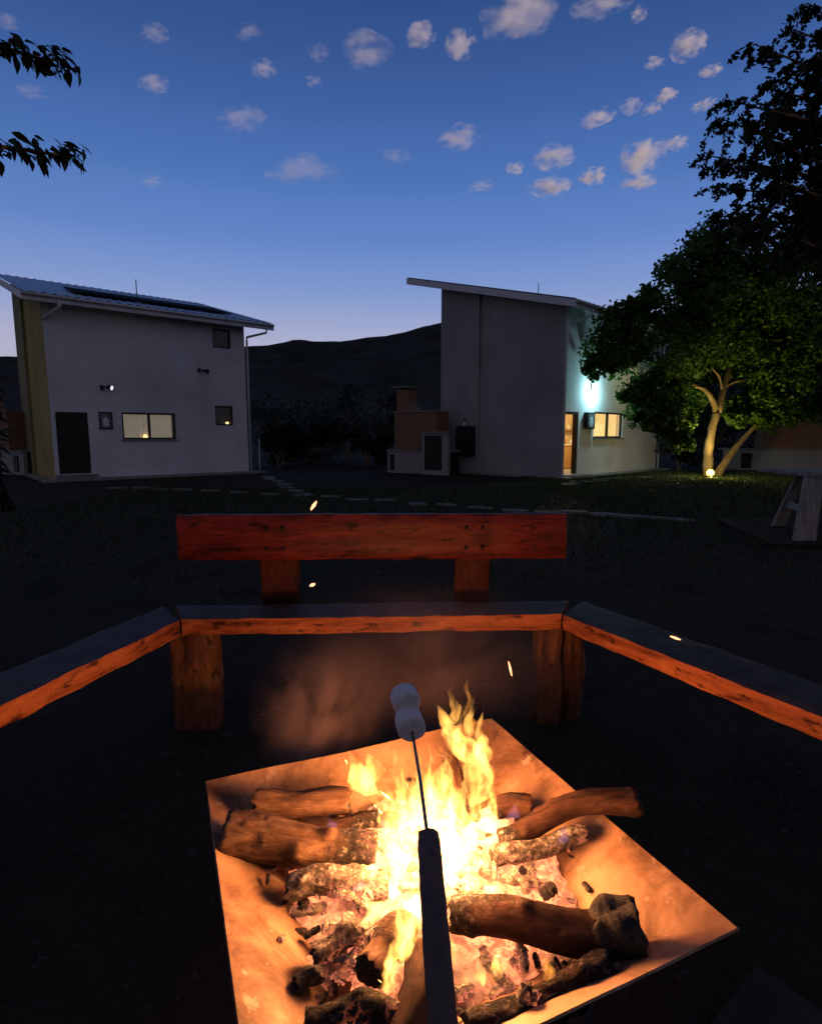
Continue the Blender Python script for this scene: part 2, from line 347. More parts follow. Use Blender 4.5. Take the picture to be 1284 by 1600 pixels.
def window(root, x0, x1, z0, z1, panes, curtain=None, lamp=None, sill=True):
    fr = G(); b = .055
    fr.box((x0, .05, z0), (x1, .11, z0 + b)).box((x0, .05, z1 - b), (x1, .11, z1)).box((x0, .05, z0 + b), (x0 + b, .11, z1 - b)).box((x1 - b, .05, z0 + b), (x1, .11, z1 - b))
    fw = fr.out('window', M['dark'], root)
    for k in range(panes):
        a = x0 + b + (x1 - x0 - 2 * b) * k / panes; c = x0 + b + (x1 - x0 - 2 * b) * (k + 1) / panes
        if k: G().box((a - .035, .045, z0 + b), (a + .035, .115, z1 - b)).out('mullion', M['dark'], fw)
        G().box((a + (.035 if k else 0), .076, z0 + b), (c - (.035 if k < panes - 1 else 0), .084, z1 - b)).out('pane', M['glass'], fw)
        if curtain:
            n = 40; v = []; f = []
            for i in range(n + 1):
                x = a + .01 + (c - a - .02) * i / n; y = .24 + .025 * sin(i * .9 + k) + .012 * sin(i * 2.3)
                v += [(x, y, z0 - .05), (x, y, z1 + .03)]
            f = [(2 * i, 2 * i + 2, 2 * i + 3, 2 * i + 1) for i in range(n)]
            mk('curtain', v, f, curtain, fw, True)
    if not curtain: G().box((x0 - .08, .30, z0 - .08), (x1 + .08, .31, z1 + .08)).out('dark_backing', M['dark'], fw)  # dark sheet added behind the glass, standing in for the unlit room
    if lamp:
        lx, lz = lamp; prof = [(.03, 0), (.075, .0), (.05, .09), (.02, .10)]; v = []; f = []
        for r_, z in prof:
            for k in range(12): v.append((lx + r_ * cos(k * pi / 6), .17 + .5 * r_ * sin(k * pi / 6), lz + z))
        for i in range(3):
            for k in range(12): f.append((i * 12 + k, i * 12 + (k + 1) % 12, i * 12 + 12 + (k + 1) % 12, i * 12 + 12 + k))
        mk('lamp_shade', v, f, M['lampglow'], fw, True)
    if sill: G().box((x0 - .05, -.05, z0 - .05), (x1 + .05, .05, z0 - .002)).out('window_sill', M['concrete'], fw)
    return fw
def house(label, P, ang, L, plaster, side_m, side2_m, ops, long_pipe=True):
    D, H, t = 5.1, 5.3, .2
    r = thing('house', label, 'house', (P[0], P[1], 0), R(ang), 'the two gabled houses')
    wall_mesh(L, H + .1, ops, t).out('front_wall', plaster, r)
    def slope(x0, x1, y0, y1, name, m):
        z0, z1 = H + y0 * PT + .04, H + y1 * PT + .04
        return mk(name, [(x0, y0, 0), (x1, y0, 0), (x1, y1, 0), (x0, y1, 0), (x0, y0, z0), (x1, y0, z0), (x1, y1, z1), (x0, y1, z1)],
                  [(3, 2, 1, 0), (4, 5, 6, 7), (0, 1, 5, 4), (1, 2, 6, 5), (2, 3, 7, 6), (3, 0, 4, 7)], m, r)
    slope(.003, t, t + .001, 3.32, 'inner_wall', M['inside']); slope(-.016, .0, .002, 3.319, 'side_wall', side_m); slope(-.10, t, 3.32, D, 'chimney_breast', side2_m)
    slope(L - t, L - .003, t + .001, D, 'side_wall', plaster)
    slope(t, L - t, D - t, D - .003, 'rear_wall', plaster)
    G().box((t, t, .04), (L - t, D - t, .10)).out('floor_slab', M['concrete'], r)
    G().box((t, t, 2.75), (L - t, D - t, 2.95)).out('upper_floor', M['inside'], r)
    G().box((-.35, -.45, .0), (L + .45, -.003, .065)).box((-.35, -.003, .0), (-.103, D, .055)).out('apron', M['concrete'], r)
    # roof sheet with standing ribs, sloping down to the front
    x0, x1, y0, y1 = -.55, L + .85, -.60, D + 1.35; off = .09
    g = G(); nx = int((x1 - x0) / .09); v = []; f = []
    for j, y in enumerate((y0, y1)):
        for i in range(nx + 1):
            x = x0 + (x1 - x0) * i / nx; v.append((x, y, H + off + y * PT + (.028 if i % 3 == 0 else 0)))
    for i in range(nx): f.append((i, i + 1, nx + 2 + i, nx + 1 + i))
    g.add(v, f)
    roof = g.out('roof', M['roof'], r)
    def fas(a, b, th, name):   # a board from a to b under the roof edge
        (xa, ya), (xb, yb) = a, b; za, zb = H + off - .012 + ya * PT, H + off - .012 + yb * PT
        dx, dy = xb - xa, yb - ya; l = math.hypot(dx, dy); ox, oy = -dy / l * th, dx / l * th; h = .21
        vv = []
        for (x, y, z) in ((xa, ya, za), (xb, yb, zb)):
            vv += [(x, y, z - h), (x + ox, y + oy, z - h), (x + ox, y + oy, z), (x, y, z)]
        mk(name, vv, [(0, 1, 2, 3), (7, 6, 5, 4), (0, 4, 5, 1), (1, 5, 6, 2), (2, 6, 7, 3), (3, 7, 4, 0)], M['fascia'], roof)
    fas((x0, y0), (x1, y0), .03, 'fascia'); fas((x1, y0 + .031), (x1, y1), .03, 'fascia'); fas((x0 + .03, y0 + .031), (x0 + .03, y1), .03, 'fascia')
    # soffit boards close the underside
    mk('soffit', [(x0 + .04, y0 + .04, H - .05 + y0 * PT), (x1 - .04, y0 + .04, H - .05 + y0 * PT), (x1 - .04, -.01, H - .05), (x0 + .04, -.01, H - .05)], [(0, 1, 2, 3)], M['fascia'], roof)
    # gutter and down pipes
    gz = H + y0 * PT - .02
    gu = G().tube([(x0 + .02, y0 - .045, gz + .05), (x1 - .02, y0 - .045, gz + .05)], .044, 8).out('gutter', M['fascia'], roof, True)
    G().tube([(.35, y0 - .06, gz - .05), (.33, y0 - .04, gz - .22), (.10, -.10, gz - .42), *([(-.05, -.06, gz - .50), (-.05, -.06, .06)] if long_pipe else [(.04, .01, gz - .47)])], .03 if long_pipe else .05, 8).out('down_pipe', M['fascia'], r, True)
    G().tube([(L + .55, y0 - .06, gz - .05), (L + .55, y0, gz - .22), (L + .06, -.08, gz - .36), (L + .06, -.07, gz - .5), (L + .06, -.07, .06)], .04, 8).out('down_pipe', M['fascia'], r, True)
    return r, roof
def picture(root, x0, x1, z0, z1, dep, m_in):
    f = G().box((x0, -dep, z0), (x1, -.002, z1)).out('picture_board', M['dark'], root)
    rnd = random.Random(int(x0 * 100)); b = .04; yy = -dep - .006
    G().box((x0 + b, yy, z0 + b), (x1 - b, -dep - .001, z1 - b)).out('picture_field', m_in, f)
    cx, w = (x0 + x1) / 2, (x1 - x0); h = z1 - z0
    poly = []
    for k in range(22):
        a = 2 * pi * k / 22; q = 1 + .25 * rnd.uniform(-1, 1)
        poly.append((cx + w * .24 * q * cos(a), z0 + h * .42 + h * .30 * q * sin(a)))
    mk('picture_motif', [(x, yy - .003, z) for x, z in poly], [tuple(range(22))], M['white'], f)
    return f
m_field = mat('faded_picture', (.10, .10, .11), (.22, .21, .20), .7, 9)

# the house with the shut door
PL = (-10.486, 16.975)
opsL = [(.12, .97, .20, 2.03), (1.91, 3.55, 1.22, 2.06), (4.92, 5.55, 4.31, 4.95), (4.90, 5.53, 1.69, 2.36)]
hl, rl = house('white plastered house with yellow lit side wall and a shut dark door', PL, 40.2, 6.05, M['plaster'], M['yellow'], M['olive'], opsL, False)
dl = G().box((.12, .06, .20), (.97, .10, 2.03)).out('door', M['door'], hl)
for k in range(5): G().box((.20, .052, .30 + k * .34), (.89, .0585, .56 + k * .34)).out('door_panel', M['door'], dl)
G().tube([(.88, .04, 1.05), (.88, .0, 1.05), (.76, .0, 1.05)], .012, 6).out('handle', M['metal'], dl)
G().box((.02, -.42, .066), (1.08, -.004, .18)).out('door_step', M['concrete'], hl)
window(hl, *opsL[1], 2, M['curtain_dim'], (2.62, 1.27))
window(hl, *opsL[2], 1, None, None, False); window(hl, *opsL[3], 1, None, (5.38, 1.72), False)
picture(hl, 1.27, 1.64, 1.53, 2.06, .03, m_field)
fl = G().box((1.36, -.08, 2.72), (1.44, -.002, 2.86)).tube([(1.42, -.08, 2.80), (1.56, -.22, 2.80)], .02, 6).out('floodlight', M['dark'], hl)
G().tube([(1.52, -.18, 2.80), (1.62, -.28, 2.77)], [.05, .085], 10).out('lamp_housing', M['dark'], fl)
G().tube([(1.621, -.281, 2.7697), (1.626, -.286, 2.768)], [.07, .05], 10).out('lamp_lens', M['led'], fl)
sl = G().box((4.36, -.07, 3.46), (4.44, -.002, 3.58)).tube([(4.42, -.07, 3.52), (4.56, -.20, 3.50)], .02, 6).out('floodlight', M['dark'], hl)
G().tube([(4.50, -.14, 3.51), (4.62, -.26, 3.46)], [.045, .08], 10).out('lamp_housing', M['dark'], sl)
for k in range(5):  # row of flat near-black panels laid on the roof slope
    xa = 1.0 + k * .98; y_a, y_b = .55, 2.35
    z = lambda y: 5.3 + .09 + y * PT + .06
    mk('roof_panel', [(xa, y_a, z(y_a)), (xa + .93, y_a, z(y_a)), (xa + .93, y_b, z(y_b)), (xa, y_b, z(y_b)), (xa, y_a, z(y_a) + .04), (xa + .93, y_a, z(y_a) + .04), (xa + .93, y_b, z(y_b) + .04), (xa, y_b, z(y_b) + .04)],
       [(3, 2, 1, 0), (4, 5, 6, 7), (0, 1, 5, 4), (1, 2, 6, 5), (2, 3, 7, 6), (3, 0, 4, 7)], M['panel'], rl)
G().tube([(3.75, 4.2, 6.4), (3.75, 4.2, 7.15)], .018, 6).out('mast', M['metal'], rl)

# the house with the open door
PR = (4.701, 17.983)
opsR = [(.06, .88, .12, 2.08), (1.87, 3.92, 1.26, 2.12)]
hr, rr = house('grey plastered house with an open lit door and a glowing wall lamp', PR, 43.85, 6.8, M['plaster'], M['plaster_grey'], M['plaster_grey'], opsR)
window(hr, *opsR[1], 2, M['curtain_warm'])
picture(hr, 1.22, 1.70, 1.55, 2.08, .13, m_field)
jm = G().box((.06, .02, .12), (.12, .16, 2.08)).box((.80, .02, .12), (.88, .16, 2.08)).box((.12, .02, 2.0), (.80, .16, 2.08)).out('door_frame', M['dark'], hr)
dr = G().box((.225, .17, .13), (.265, .95, 2.0)).out('door', M['cabinet'], hr)
G().box((-.02, -.5, .066), (1.0, -.004, .115)).out('door_step', M['concrete'], hr)
G().box((.266, 2.35, .101), (6.5, 2.45, 2.749)).out('partition_wall', M['inside'], hr)
kc = G().box((1.6, 1.75, .102), (4.9, 2.34, .98)).out('kitchen_counter', M['cabinet'], hr)
G().box((1.58, 1.72, .981), (4.92, 2.34, 1.02)).out('worktop', M['white'], kc)
for k in range(5): G().box((1.65 + k * .65, 1.735, .16), (2.25 + k * .65, 1.749, .93)).out('cupboard_door', M['cabinet'], kc)
sh = G().box((1.7, 2.1, 1.55), (4.8, 2.349, 1.58)).out('wall_shelf', M['cabinet'], hr)
rnd = random.Random(4)
for k in range(13):
    x = 1.8 + k * .22; rr_ = rnd.uniform(.03, .06); hh = rnd.uniform(.1, .26)
    for base, yy in ((1.581, 2.22), (1.021, 2.1)):
        if rnd.random() < .75:
            G().tube([(x, yy, base), (x, yy, base + hh * .7), (x, yy, base + hh * .8), (x, yy, base + hh)], [rr_, rr_, rr_ * .5, rr_ * .45], 10).out('jar', [M['cabinet'], M['white'], M['brick']][k % 3], sh if base > 1.3 else kc, True)
def lamp(name, kind, parent, loc, energy, color, radius=.05, **k):
    l = bpy.data.lights.new(name, kind); l.energy = energy; l.color = color; l.shadow_soft_size = radius
    for a, b in k.items(): setattr(l, a, b)
    o = bpy.data.objects.new(name, l); COL.objects.link(o); o.parent = parent; o.location = loc; return o
pend = G().tube([(2.4, 1.2, 2.75), (2.4, 1.2, 2.5)], .008, 6).tube([(2.4, 1.2, 2.5), (2.4, 1.2, 2.36)], [.03, .16], 14, cap=False).out('ceiling_lamp', M['dark'], hr)
lamp('bulb_light', 'POINT', hr, (2.4, 1.2, 2.30), 190, (1, .70, .34), .05)
# bulkhead lamp with cold light
wl = G().box((1.54, -.05, 2.80), (1.74, -.002, 3.02)).out('wall_lamp', M['white'], hr)
G().tube([(1.64, -.05, 2.84), (1.64, -.09, 2.84), (1.64, -.13, 2.86)], [.08, .08, .03], 12).tube([(1.64, -.051, 2.96), (1.64, -.09, 2.96)], [.06, .04], 12).out('lamp_glass', M['cyan'], wl, True)
lamp('wall_lamp_light', 'POINT', hr, (1.64, -.36, 2.74), 70, (.46, .92, 1), .07)
G().tube([(4.2, 3.9, 6.3), (4.2, 3.9, 7.3)], .016, 6).out('mast', M['metal'], rr)
# meter cabinet and lantern on the gable
mc = tag(G().box((-.16, 0, 0), (-.003, .78, 1.05)).out('meter_cabinet', M['dark'], None), 'dark metal meter cabinet fixed to the grey gable wall', 'cabinet')
mc.location = Vector((PR[0], PR[1], 0)) + Vector((-sin(R(43.85)), cos(R(43.85)), 0)) * 3.42 + Vector((-cos(R(43.85)), -sin(R(43.85)), 0)) * .105 + Vector((0, 0, .62)); mc.rotation_euler = (0, 0, R(43.85))
G().box((-.18, .03, .06), (-.161, .75, .99)).out('cabinet_door', M['dark'], mc)
ln_ = thing('lantern', 'small white lantern on top of the meter cabinet', 'lantern', mc.location + Vector((0, 0, 1.05)), R(43.85))
G().tube([(-.08, .45, 0), (-.08, .45, .03), (-.08, .45, .16), (-.08, .45, .18)], [.07, .05, .05, .07], 10).out('body', M['white'], ln_); G().tube([(-.08, .45, .18), (-.08, .45, .27), (-.08, .45, .34)], [.075, .02, .01], 10).out('cap', M['metal'], ln_)

# brick barbecues beside the houses
def barbecue(label, loc, ang, L, bx0, bx1, slot, chim, cupboard=None):
    r = thing('brick_barbecue', label, 'barbecue', (*loc, 0), R(ang), 'brick barbecues beside the houses')
    wall_mesh(L, .78, [slot], .14).out('base_wall', M['plaster_grey'], r)
    G().box((.001, .141, 0), (L - .001, .85, .74)).out('base_core', M['dark'], r)
    G().box((-.03, -.04, .781), (L + .03, .9, .84)).out('worktop', M['concrete'], r)
    G().box((bx0, .02, .841), (bx1, .88, 2.15)).out('brick_body', M['brick'], r)
    G().box((bx0 - .03, -.01, 2.151), (bx1 + .03, .9, 2.20)).out('body_cap', M['concrete'], r)
    if chim:
        c0, c1 = chim; v = []
        for z, a, b in ((2.201, c0, c1 + .22), (2.45, c0, c1 + .05), (2.62, c0, c1), (2.95, c0, c1)): v += [(a, .15, z), (b, .15, z), (b, .70, z), (a, .70, z)]
        f = [(3, 2, 1, 0), (12, 13, 14, 15)]
        for j in range(3):
            for k in range(4): f.append((4 * j + k, 4 * j + (k + 1) % 4, 4 * j + 4 + (k + 1) % 4, 4 * j + 4 + k))
        ch = mk('chimney', v, f, M['brick'], r)
        for k in ((c0 + .04, .19), (c1 - .04, .19), (c1 - .04, .66), (c0 + .04, .66)): G().box((k[0] - .03, k[1] - .03, 2.951), (k[0] + .03, k[1] + .03, 3.03)).out('cap_pillar', M['brick'], ch)
        G().box((c0 - .1, .08, 3.031), (c1 + .1, .77, 3.07)).out('chimney_cap', M['concrete'], ch)
    if cupboard:
        a, b, z = cupboard
        cb = G().box((a, -.22, 0), (b, -.045, z)).out('cupboard', M['plaster_grey'], r)
        G().box((a + .10, -.235, .16), (b - .22, -.221, z - .08)).out('cupboard_door', M['dark'], cb)
        G().box((a - .05, -.27, z + .001), (b + .05, -.04, z + .06)).out('cupboard_top', M['concrete'], cb)
    return r
barbecue('brick barbecue with flared chimney against the grey gable', (-.86, 21.1), -32.6, 2.5, .30, 2.05, (.08, .30, .08, .66), (.32, .80), (1.62, 2.62, 1.42))
barbecue('brick barbecue on a white base beyond the lit tree', (12.30, 22.75), -14.8, 4.3, 1.30, 4.1, (.62, 1.02, .06, .66), (3.4, 3.9))
barbecue('brick barbecue beside the yellow lit side wall', (-16.2, 21.0), -24.0, 3.3, .5, 2.6, (2.75, 3.05, .08, .66), (.8, 1.3))
pp = thing('garden_post', 'thin pale post by the corner of the white house', 'post', atZ(406, 733, 0)); G().tube([(0, 0, 0), (0, 0, 1.15)], .03, 8).out('pole', M['white'], pp); G().tube([(0, 0, 1.15), (0, 0, 1.19)], [.045, .02], 8).out('cap', M['white'], pp)

# ------------------------------------------------------------------ stepping stones
def path(name, label, pts, n, seed, w=.32):
    rnd = random.Random(seed); r = thing(name, label, None); r['kind'] = 'structure'
    P = smoothpath(pts, n)
    for i, p in enumerate(P):
        d = (P[min(i + 1, n - 1)] - P[max(i - 1, 0)]).normalized(); a0 = math.atan2(d.y, d.x)
        k = rnd.randint(6, 8); poly = []
        for j in range(k):
            a = 2 * pi * j / k + rnd.uniform(-.2, .2); q = rnd.uniform(.8, 1.12)
            poly.append((w * q * cos(a) * 1.15, w * .72 * q * sin(a)))
        G().prism(poly, -.02, rnd.uniform(.018, .04)).out('flagstone', M['stone'], r, loc=(p.x + rnd.uniform(-.08, .08), p.y + rnd.uniform(-.22, .22), 0), rot=(rnd.uniform(-.02, .02), rnd.uniform(-.02, .02), a0 + rnd.uniform(-.4, .4)))
path('path', 'stepping stones across the dark lawn', [atZ(u, v, 0) for u, v in ((180, 764), (330, 768), (520, 777), (700, 792), (900, 803), (1070, 816))], 21, 3, .25)
path('path', 'stepping stones in front of the lit wall', [atZ(u, v, 0) for u, v in ((890, 757), (950, 749), (1055, 744))], 9, 5, .34)
path('path', 'stepping stones leading to the white house corner', [atZ(u, v, 0) for u, v in ((418, 746), (440, 757), (475, 774))], 7, 6, .28)

# ------------------------------------------------------------------ vegetation
def npmesh(name, verts, faces, m, parent=None):
    me = bpy.data.meshes.new(name); k = faces.shape[1]
    me.vertices.add(len(verts)); me.vertices.foreach_set('co', verts.astype(np.float32).ravel())
    me.loops.add(faces.size); me.loops.foreach_set('vertex_index', faces.astype(np.int32).ravel())
    me.polygons.add(len(faces)); me.polygons.foreach_set('loop_start', np.arange(len(faces), dtype=np.int32) * k)
    me.materials.append(m); me.update(calc_edges=True); me.validate()
    return link(name, me, parent)
def leafmesh(c, size, rng, droop=0.2, elong=.38):
    n = len(c); d = rng.normal(size=(n, 3)); d[:, 2] = d[:, 2] * .6 - droop; d /= np.linalg.norm(d, axis=1)[:, None]
    u = rng.normal(size=(n, 3)); s = np.cross(d, u); s /= np.linalg.norm(s, axis=1)[:, None]
    l = (size * rng.uniform(.6, 1.3, n))[:, None]
    v = np.stack([c - d * l * .5, c + s * l * elong - d * l * .02, c + d * l * .5, c - s * l * elong - d * l * .02], 1).reshape(-1, 3)
    return v, np.arange(n * 4).reshape(n, 4)
def clump(rng, cen, rad, n, sub=9):
    """leaf positions: a clump made of smaller uneven clusters, thicker near the surface"""
    out = []
    for _ in range(sub):
        d = rng.normal(size=3); d /= np.linalg.norm(d); k = np.array(cen) + d * np.array(rad) * rng.uniform(.35, .95)
        q = rng.normal(size=(n // sub, 3)); q /= np.linalg.norm(q, axis=1)[:, None]
        q *= rng.uniform(.2, 1.0, len(q))[:, None] ** .6
        out.append(k + q * np.array(rad) * rng.uniform(.28, .55))
    return np.concatenate(out)

def lit_tree():
    rng = np.random.default_rng(11); b = atZ(1110, 744, 0)
    r = thing('tree', 'leafy tree with forked trunk lit yellow green from below', 'tree', b)
    L = lambda u, v, Y: atY(u, v, Y) - b
    g = G()
    def limb(pts, rad, n=10): g.tube(smoothpath([L(*p) for p in pts], 14), [rad[0] + (rad[1] - rad[0]) * k / 13 for k in range(14)], n, .35, len(g.v))
    limb([(1106, 749, 18.75), (1107, 705, 18.75), (1112, 672, 18.8), (1120, 642, 18.8)], (.165, .11))
    limb([(1120, 644, 18.8), (1113, 625, 18.7), (1100, 608, 18.6), (1072, 600, 18.4)], (.11, .04))
    limb([(1102, 611, 18.6), (1088, 601, 18.5), (1066, 604, 18.2)], (.05, .025))
    limb([(1120, 644, 18.8), (1128, 615, 18.9), (1137, 585, 19.0), (1142, 540, 19.2), (1130, 470, 19.2)], (.12, .05))
    limb([(1131, 605, 18.9), (1150, 596, 18.9), (1185, 594, 18.8)], (.05, .02))
    limb([(1129, 612, 18.9), (1124, 590, 18.8), (1112, 575, 18.6)], (.045, .02))
    limb([(1140, 560, 19.1), (1190, 500, 19.0), (1250, 450, 19)], (.07, .03)); limb([(1140, 550, 19.1), (1080, 500, 18.5), (1020, 490, 18)], (.06, .02))
    g.out('trunk', M['bark'], r, True)
    g = G(); limb([(1116, 747, 18.9), (1140, 713, 18.9), (1162, 685, 18.9), (1190, 655, 18.9)], (.14, .05)); g.out('trunk', M['bark'], r, True)
    cl = [(960, 540, 46, 17.6), (934, 574, 24, 17.3), (988, 505, 40, 17.8), (1002, 575, 50, 17.4), (1025, 640, 36, 17.7), (1055, 668, 24, 17.9), (1012, 655, 24, 17.7), (990, 612, 24, 17.4),
          (1065, 470, 62, 18.2), (1105, 425, 62, 18.6), (1150, 395, 66, 18.8), (1052, 540, 54, 17.8), (1120, 485, 66, 18.2), (1180, 470, 90, 18.3), (1245, 420, 90, 18.6),
          (1130, 560, 50, 19.8), (1225, 585, 70, 18.2), (1285, 520, 100, 18.6), (1078, 622, 32, 19.8), (1062, 690, 17, 17.9), (1180, 632, 26, 19.0), (1230, 645, 28, 18.6), (1095, 570, 46, 19.6), (1290, 610, 60, 19),
          (1162, 622, 22, 19.5), (1300, 410, 90, 19), (1220, 520, 66, 18), (1040, 600, 34, 18.4), (1018, 478, 26, 18), (1150, 655, 16, 18.6), (1200, 660, 16, 18.7), (1030, 662, 22, 18.1), (1045, 640, 24, 18.2), (1150, 640, 20, 18.9), (1172, 650, 18, 18.6), (1075, 655, 16, 18.3), (1010, 632, 26, 17.9)]
    pts = []
    for u, v, rp, Y in cl:
        c = L(u, v, Y); k = rp * Y / F * 1.03
        pts.append(clump(rng, c, (k, k * 1.1, k * .9), int(2000 * (rp / 45) ** 1.7) + 160, 14))
    c = np.concatenate(pts); v, f = leafmesh(c, .14, rng)
    o = npmesh('crown', v, f, M['leaf'], r)
lit_tree()
up = thing('ground_spotlight', 'bright yellow spotlight set in the lawn below the forked trunk', 'spotlight', atZ(1109, 748.5, 0))
G().tube([(0, 0, 0), (0, 0, .05), (0, 0, .07)], [.13, .13, .10], 16).out('housing', M['metal'], up)
G().tube([(0, -.05, .11), (0, .03, .19)], [.075, .095], 14).out('lamp_head', M['metal'], up, True)
v_, f_ = ico(2)
lens = mk('lens', [q * .11 for q in v_], f_, M['uplight'], up, True); lens.location = (0, .0, .19)
ul = lamp('spotlight_light', 'SPOT', up, (0, .0, .30), 330, (1, .80, .26), .06, spot_size=R(125), spot_blend=.6)
ul.rotation_euler = Vector((.05, .12, 1)).to_track_quat('-Z', 'Y').to_euler()
lamp('spotlight_spill', 'POINT', up, (0, -.22, .40), 55, (1, .82, .28), .06)

def feather_tree():
    rng = np.random.default_rng(5); rnd = random.Random(5); b = Vector((9.4, 10.2, 0))
    r = thing('tree', 'tall dark tree with feathery drooping leaves against the sky', 'tree', b)
    g = G(); g.tube(smoothpath([(0, 0, 0), (.05, .1, 2), (-.1, 0, 4.2), (-.5, 0, 6.4), (-1.0, 0, 9)], 16), [.26 - .012 * k for k in range(16)], 10, .3, 2)
    leaf = []
    ends = [(1105, 242), (1122, 292), (1126, 185), (1150, 158), (1190, 135), (1178, 68), (1232, 42), (1262, 4), (1120, 335), (1150, 255), (1200, 215), (1232, 120), (1252, 175), (1205, 300), (1160, 320), (1250, 250), (1280, 90), (1240, 320), (1290, 300), (1180, 190), (1215, 265), (1270, 210), (1180, 345), (1130, 350), (1225, 170)]
    for (u, v) in ends:
        Y = rnd.uniform(8.6, 10.6); e = atY(u, v, Y) - b
        s = Vector((-.25 - .02 * v * 0, 0, max(1.8, e.z - rnd.uniform(.8, 1.8))))
        m = s.lerp(e, .5) + Vector((0, 0, rnd.uniform(.1, .45)))
        P = smoothpath([s, m, e], 18); g.tube(P, [.05 - .0024 * k for k in range(18)], 6)
        for k in range(6, 18):
            for _ in range(3):
                d = Vector((rnd.uniform(-1, .5), rnd.uniform(-1, 1), rnd.uniform(-.5, .45))).normalized(); l = rnd.uniform(.18, .5) * (1.1 - .4 * k / 18)
                q = P[k]; tw = [q + d * l * t - Vector((0, 0, .14 * t * t)) for t in (0, .33, .66, 1)]
                g.tube(tw, [.007, .005, .004, .002], 4, cap=False)
                for j in range(26):
                    t = rnd.uniform(.15, 1.08); leaf.append(q + d * l * t - Vector((0, 0, .14 * t * t)) + Vector((rnd.gauss(0, .028), rnd.gauss(0, .028), rnd.gauss(0, .028) - .02)))
    g.out('trunk', M['bark'], r, True)
    v, f = leafmesh(np.array([tuple(p) for p in leaf]), .105, rng, .55, .26)
    npmesh('crown', v, f, M['leaf_dark'], r)
feather_tree()

def leaf_proto(w=.34, m=None):
    v = []; f = []
    prof = [(0, .02), (.15, .55), (.35, 1), (.6, .85), (.82, .4), (1, .0)]
    for t, q in prof: v += [(t, -q * w * .5, .06 * q - .12 * t * t), (t, 0, -.12 * t * t), (t, q * w * .5, .06 * q - .12 * t * t)]
    for i in range(5):
        a = i * 3; f += [(a, a + 3, a + 4, a + 1), (a + 1, a + 4, a + 5, a + 2)]
    me = bpy.data.meshes.new('leaf'); me.from_pydata(v, [], f); me.materials.append(m); me.polygons.foreach_set('use_smooth', [True] * len(me.polygons)); return me
LEAF = leaf_proto(.46, M['leaf_dark'])
def twig_tree():
    rnd = random.Random(8); b = Vector((-4.3, 3.9, 0))
    r = thing('tree', 'broad leaved tree whose drooping twigs reach in over the white house', 'tree', b)
    G().tube(smoothpath([(0, 0, 0), (.06, 0, 1.2), (-.05, 0, 2.4), (.1, 0, 4.2)], 14), [.17 - .008 * k for k in range(14)], 10, .3).out('trunk', M['bark'], r, True)
    for path_, n in (([(-200, 40), (-60, 55), (20, 78), (70, 92), (104, 92)], 140), ([(-200, 235), (-60, 226), (30, 232), (85, 240), (120, 232)], 140)):
        Y0 = 3.6; W = [Vector((.02, 0, atY(path_[0][0], path_[0][1], 3.8).z - .25))] + [atY(u, v, Y0 + .06 * i) - b for i, (u, v) in enumerate(path_)]
        P = smoothpath(W, 30)
        br = G().tube(P, [.022 - .0006 * k for k in range(30)], 6).out('branch', M['bark'], r, True)
        for k in range(n):
            t = rnd.uniform(9, 29); i = int(t); p = P[i].lerp(P[min(i + 1, 29)], t - i)
            a = rnd.uniform(-.9, .6); pit = rnd.uniform(.1, 1.5); s = rnd.uniform(.07, .115)
            p = p + Vector((rnd.gauss(0, .015), rnd.gauss(0, .05), rnd.gauss(.012, .022)))
            link('leaf', LEAF, br, p, (rnd.uniform(-.7, .7), pit, a), (s, s, s))
twig_tree()
def corner_shrub():
    rnd = random.Random(9); b = Vector((-7.2, 10.2, 0))
    r = thing('shrub', 'big leaved dark shrub in front of the yellow lit wall', 'shrub', b)
    st = G()
    for k in range(9):
        top = Vector((rnd.uniform(-.8, .22), rnd.uniform(-.4, .4), rnd.uniform(1.5, 2.75))); P = smoothpath([(rnd.uniform(-.2, .2), 0, 0), top * .5 + Vector((0, 0, .25)), top], 10)
        st.tube(P, [.020 - .0015 * i for i in range(10)], 6)
        for j in range(17):
            i = rnd.randint(3, 9); s = rnd.uniform(.2, .34)
            link('leaf', LEAF, r, P[i], (rnd.uniform(-.5, .5), rnd.uniform(-.3, 1.0), rnd.uniform(0, 6.28)), (s, s * .8, s))
    st.out('stem', M['door'], r, True)
corner_shrub()
def bush(label, u, Y, w, h, m, seed, size=.16, n=2600, name='shrub', cat='shrub'):
    rng = np.random.default_rng(seed); p = atY(u, 740, Y); b = Vector((p.x, Y, 0)); r = thing(name, label, cat, b)
    pts = [clump(rng, (rng.uniform(-.35, .35) * w, rng.uniform(-.3, .3) * w, h * z), (w * .42, w * .42, h * .3), n // 4, 10) for z in (.3, .5, .62, .74)]
    c = np.concatenate(pts); c = c[c[:, 2] > .03]
    v, f = leafmesh(c, size, rng); npmesh('foliage', v, f, m, r)
    g = G()
    for k in range(5): g.tube([(rng.uniform(-.1, .1), 0, 0), (rng.uniform(-.3, .3) * w, rng.uniform(-.2, .2) * w, h * .7)], [.04, .012], 5)
    g.out('stem', M['bark'], r)
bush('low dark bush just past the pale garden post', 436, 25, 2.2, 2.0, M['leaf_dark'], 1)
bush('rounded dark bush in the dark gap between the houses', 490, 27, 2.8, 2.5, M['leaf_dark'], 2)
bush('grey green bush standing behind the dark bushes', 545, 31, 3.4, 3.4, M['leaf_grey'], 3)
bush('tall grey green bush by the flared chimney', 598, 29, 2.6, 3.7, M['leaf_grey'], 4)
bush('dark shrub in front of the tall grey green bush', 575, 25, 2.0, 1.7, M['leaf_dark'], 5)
bush('wide pale bush on the far side of the dark bushes', 455, 36, 4.6, 3.0, M['leaf_grey'], 6)
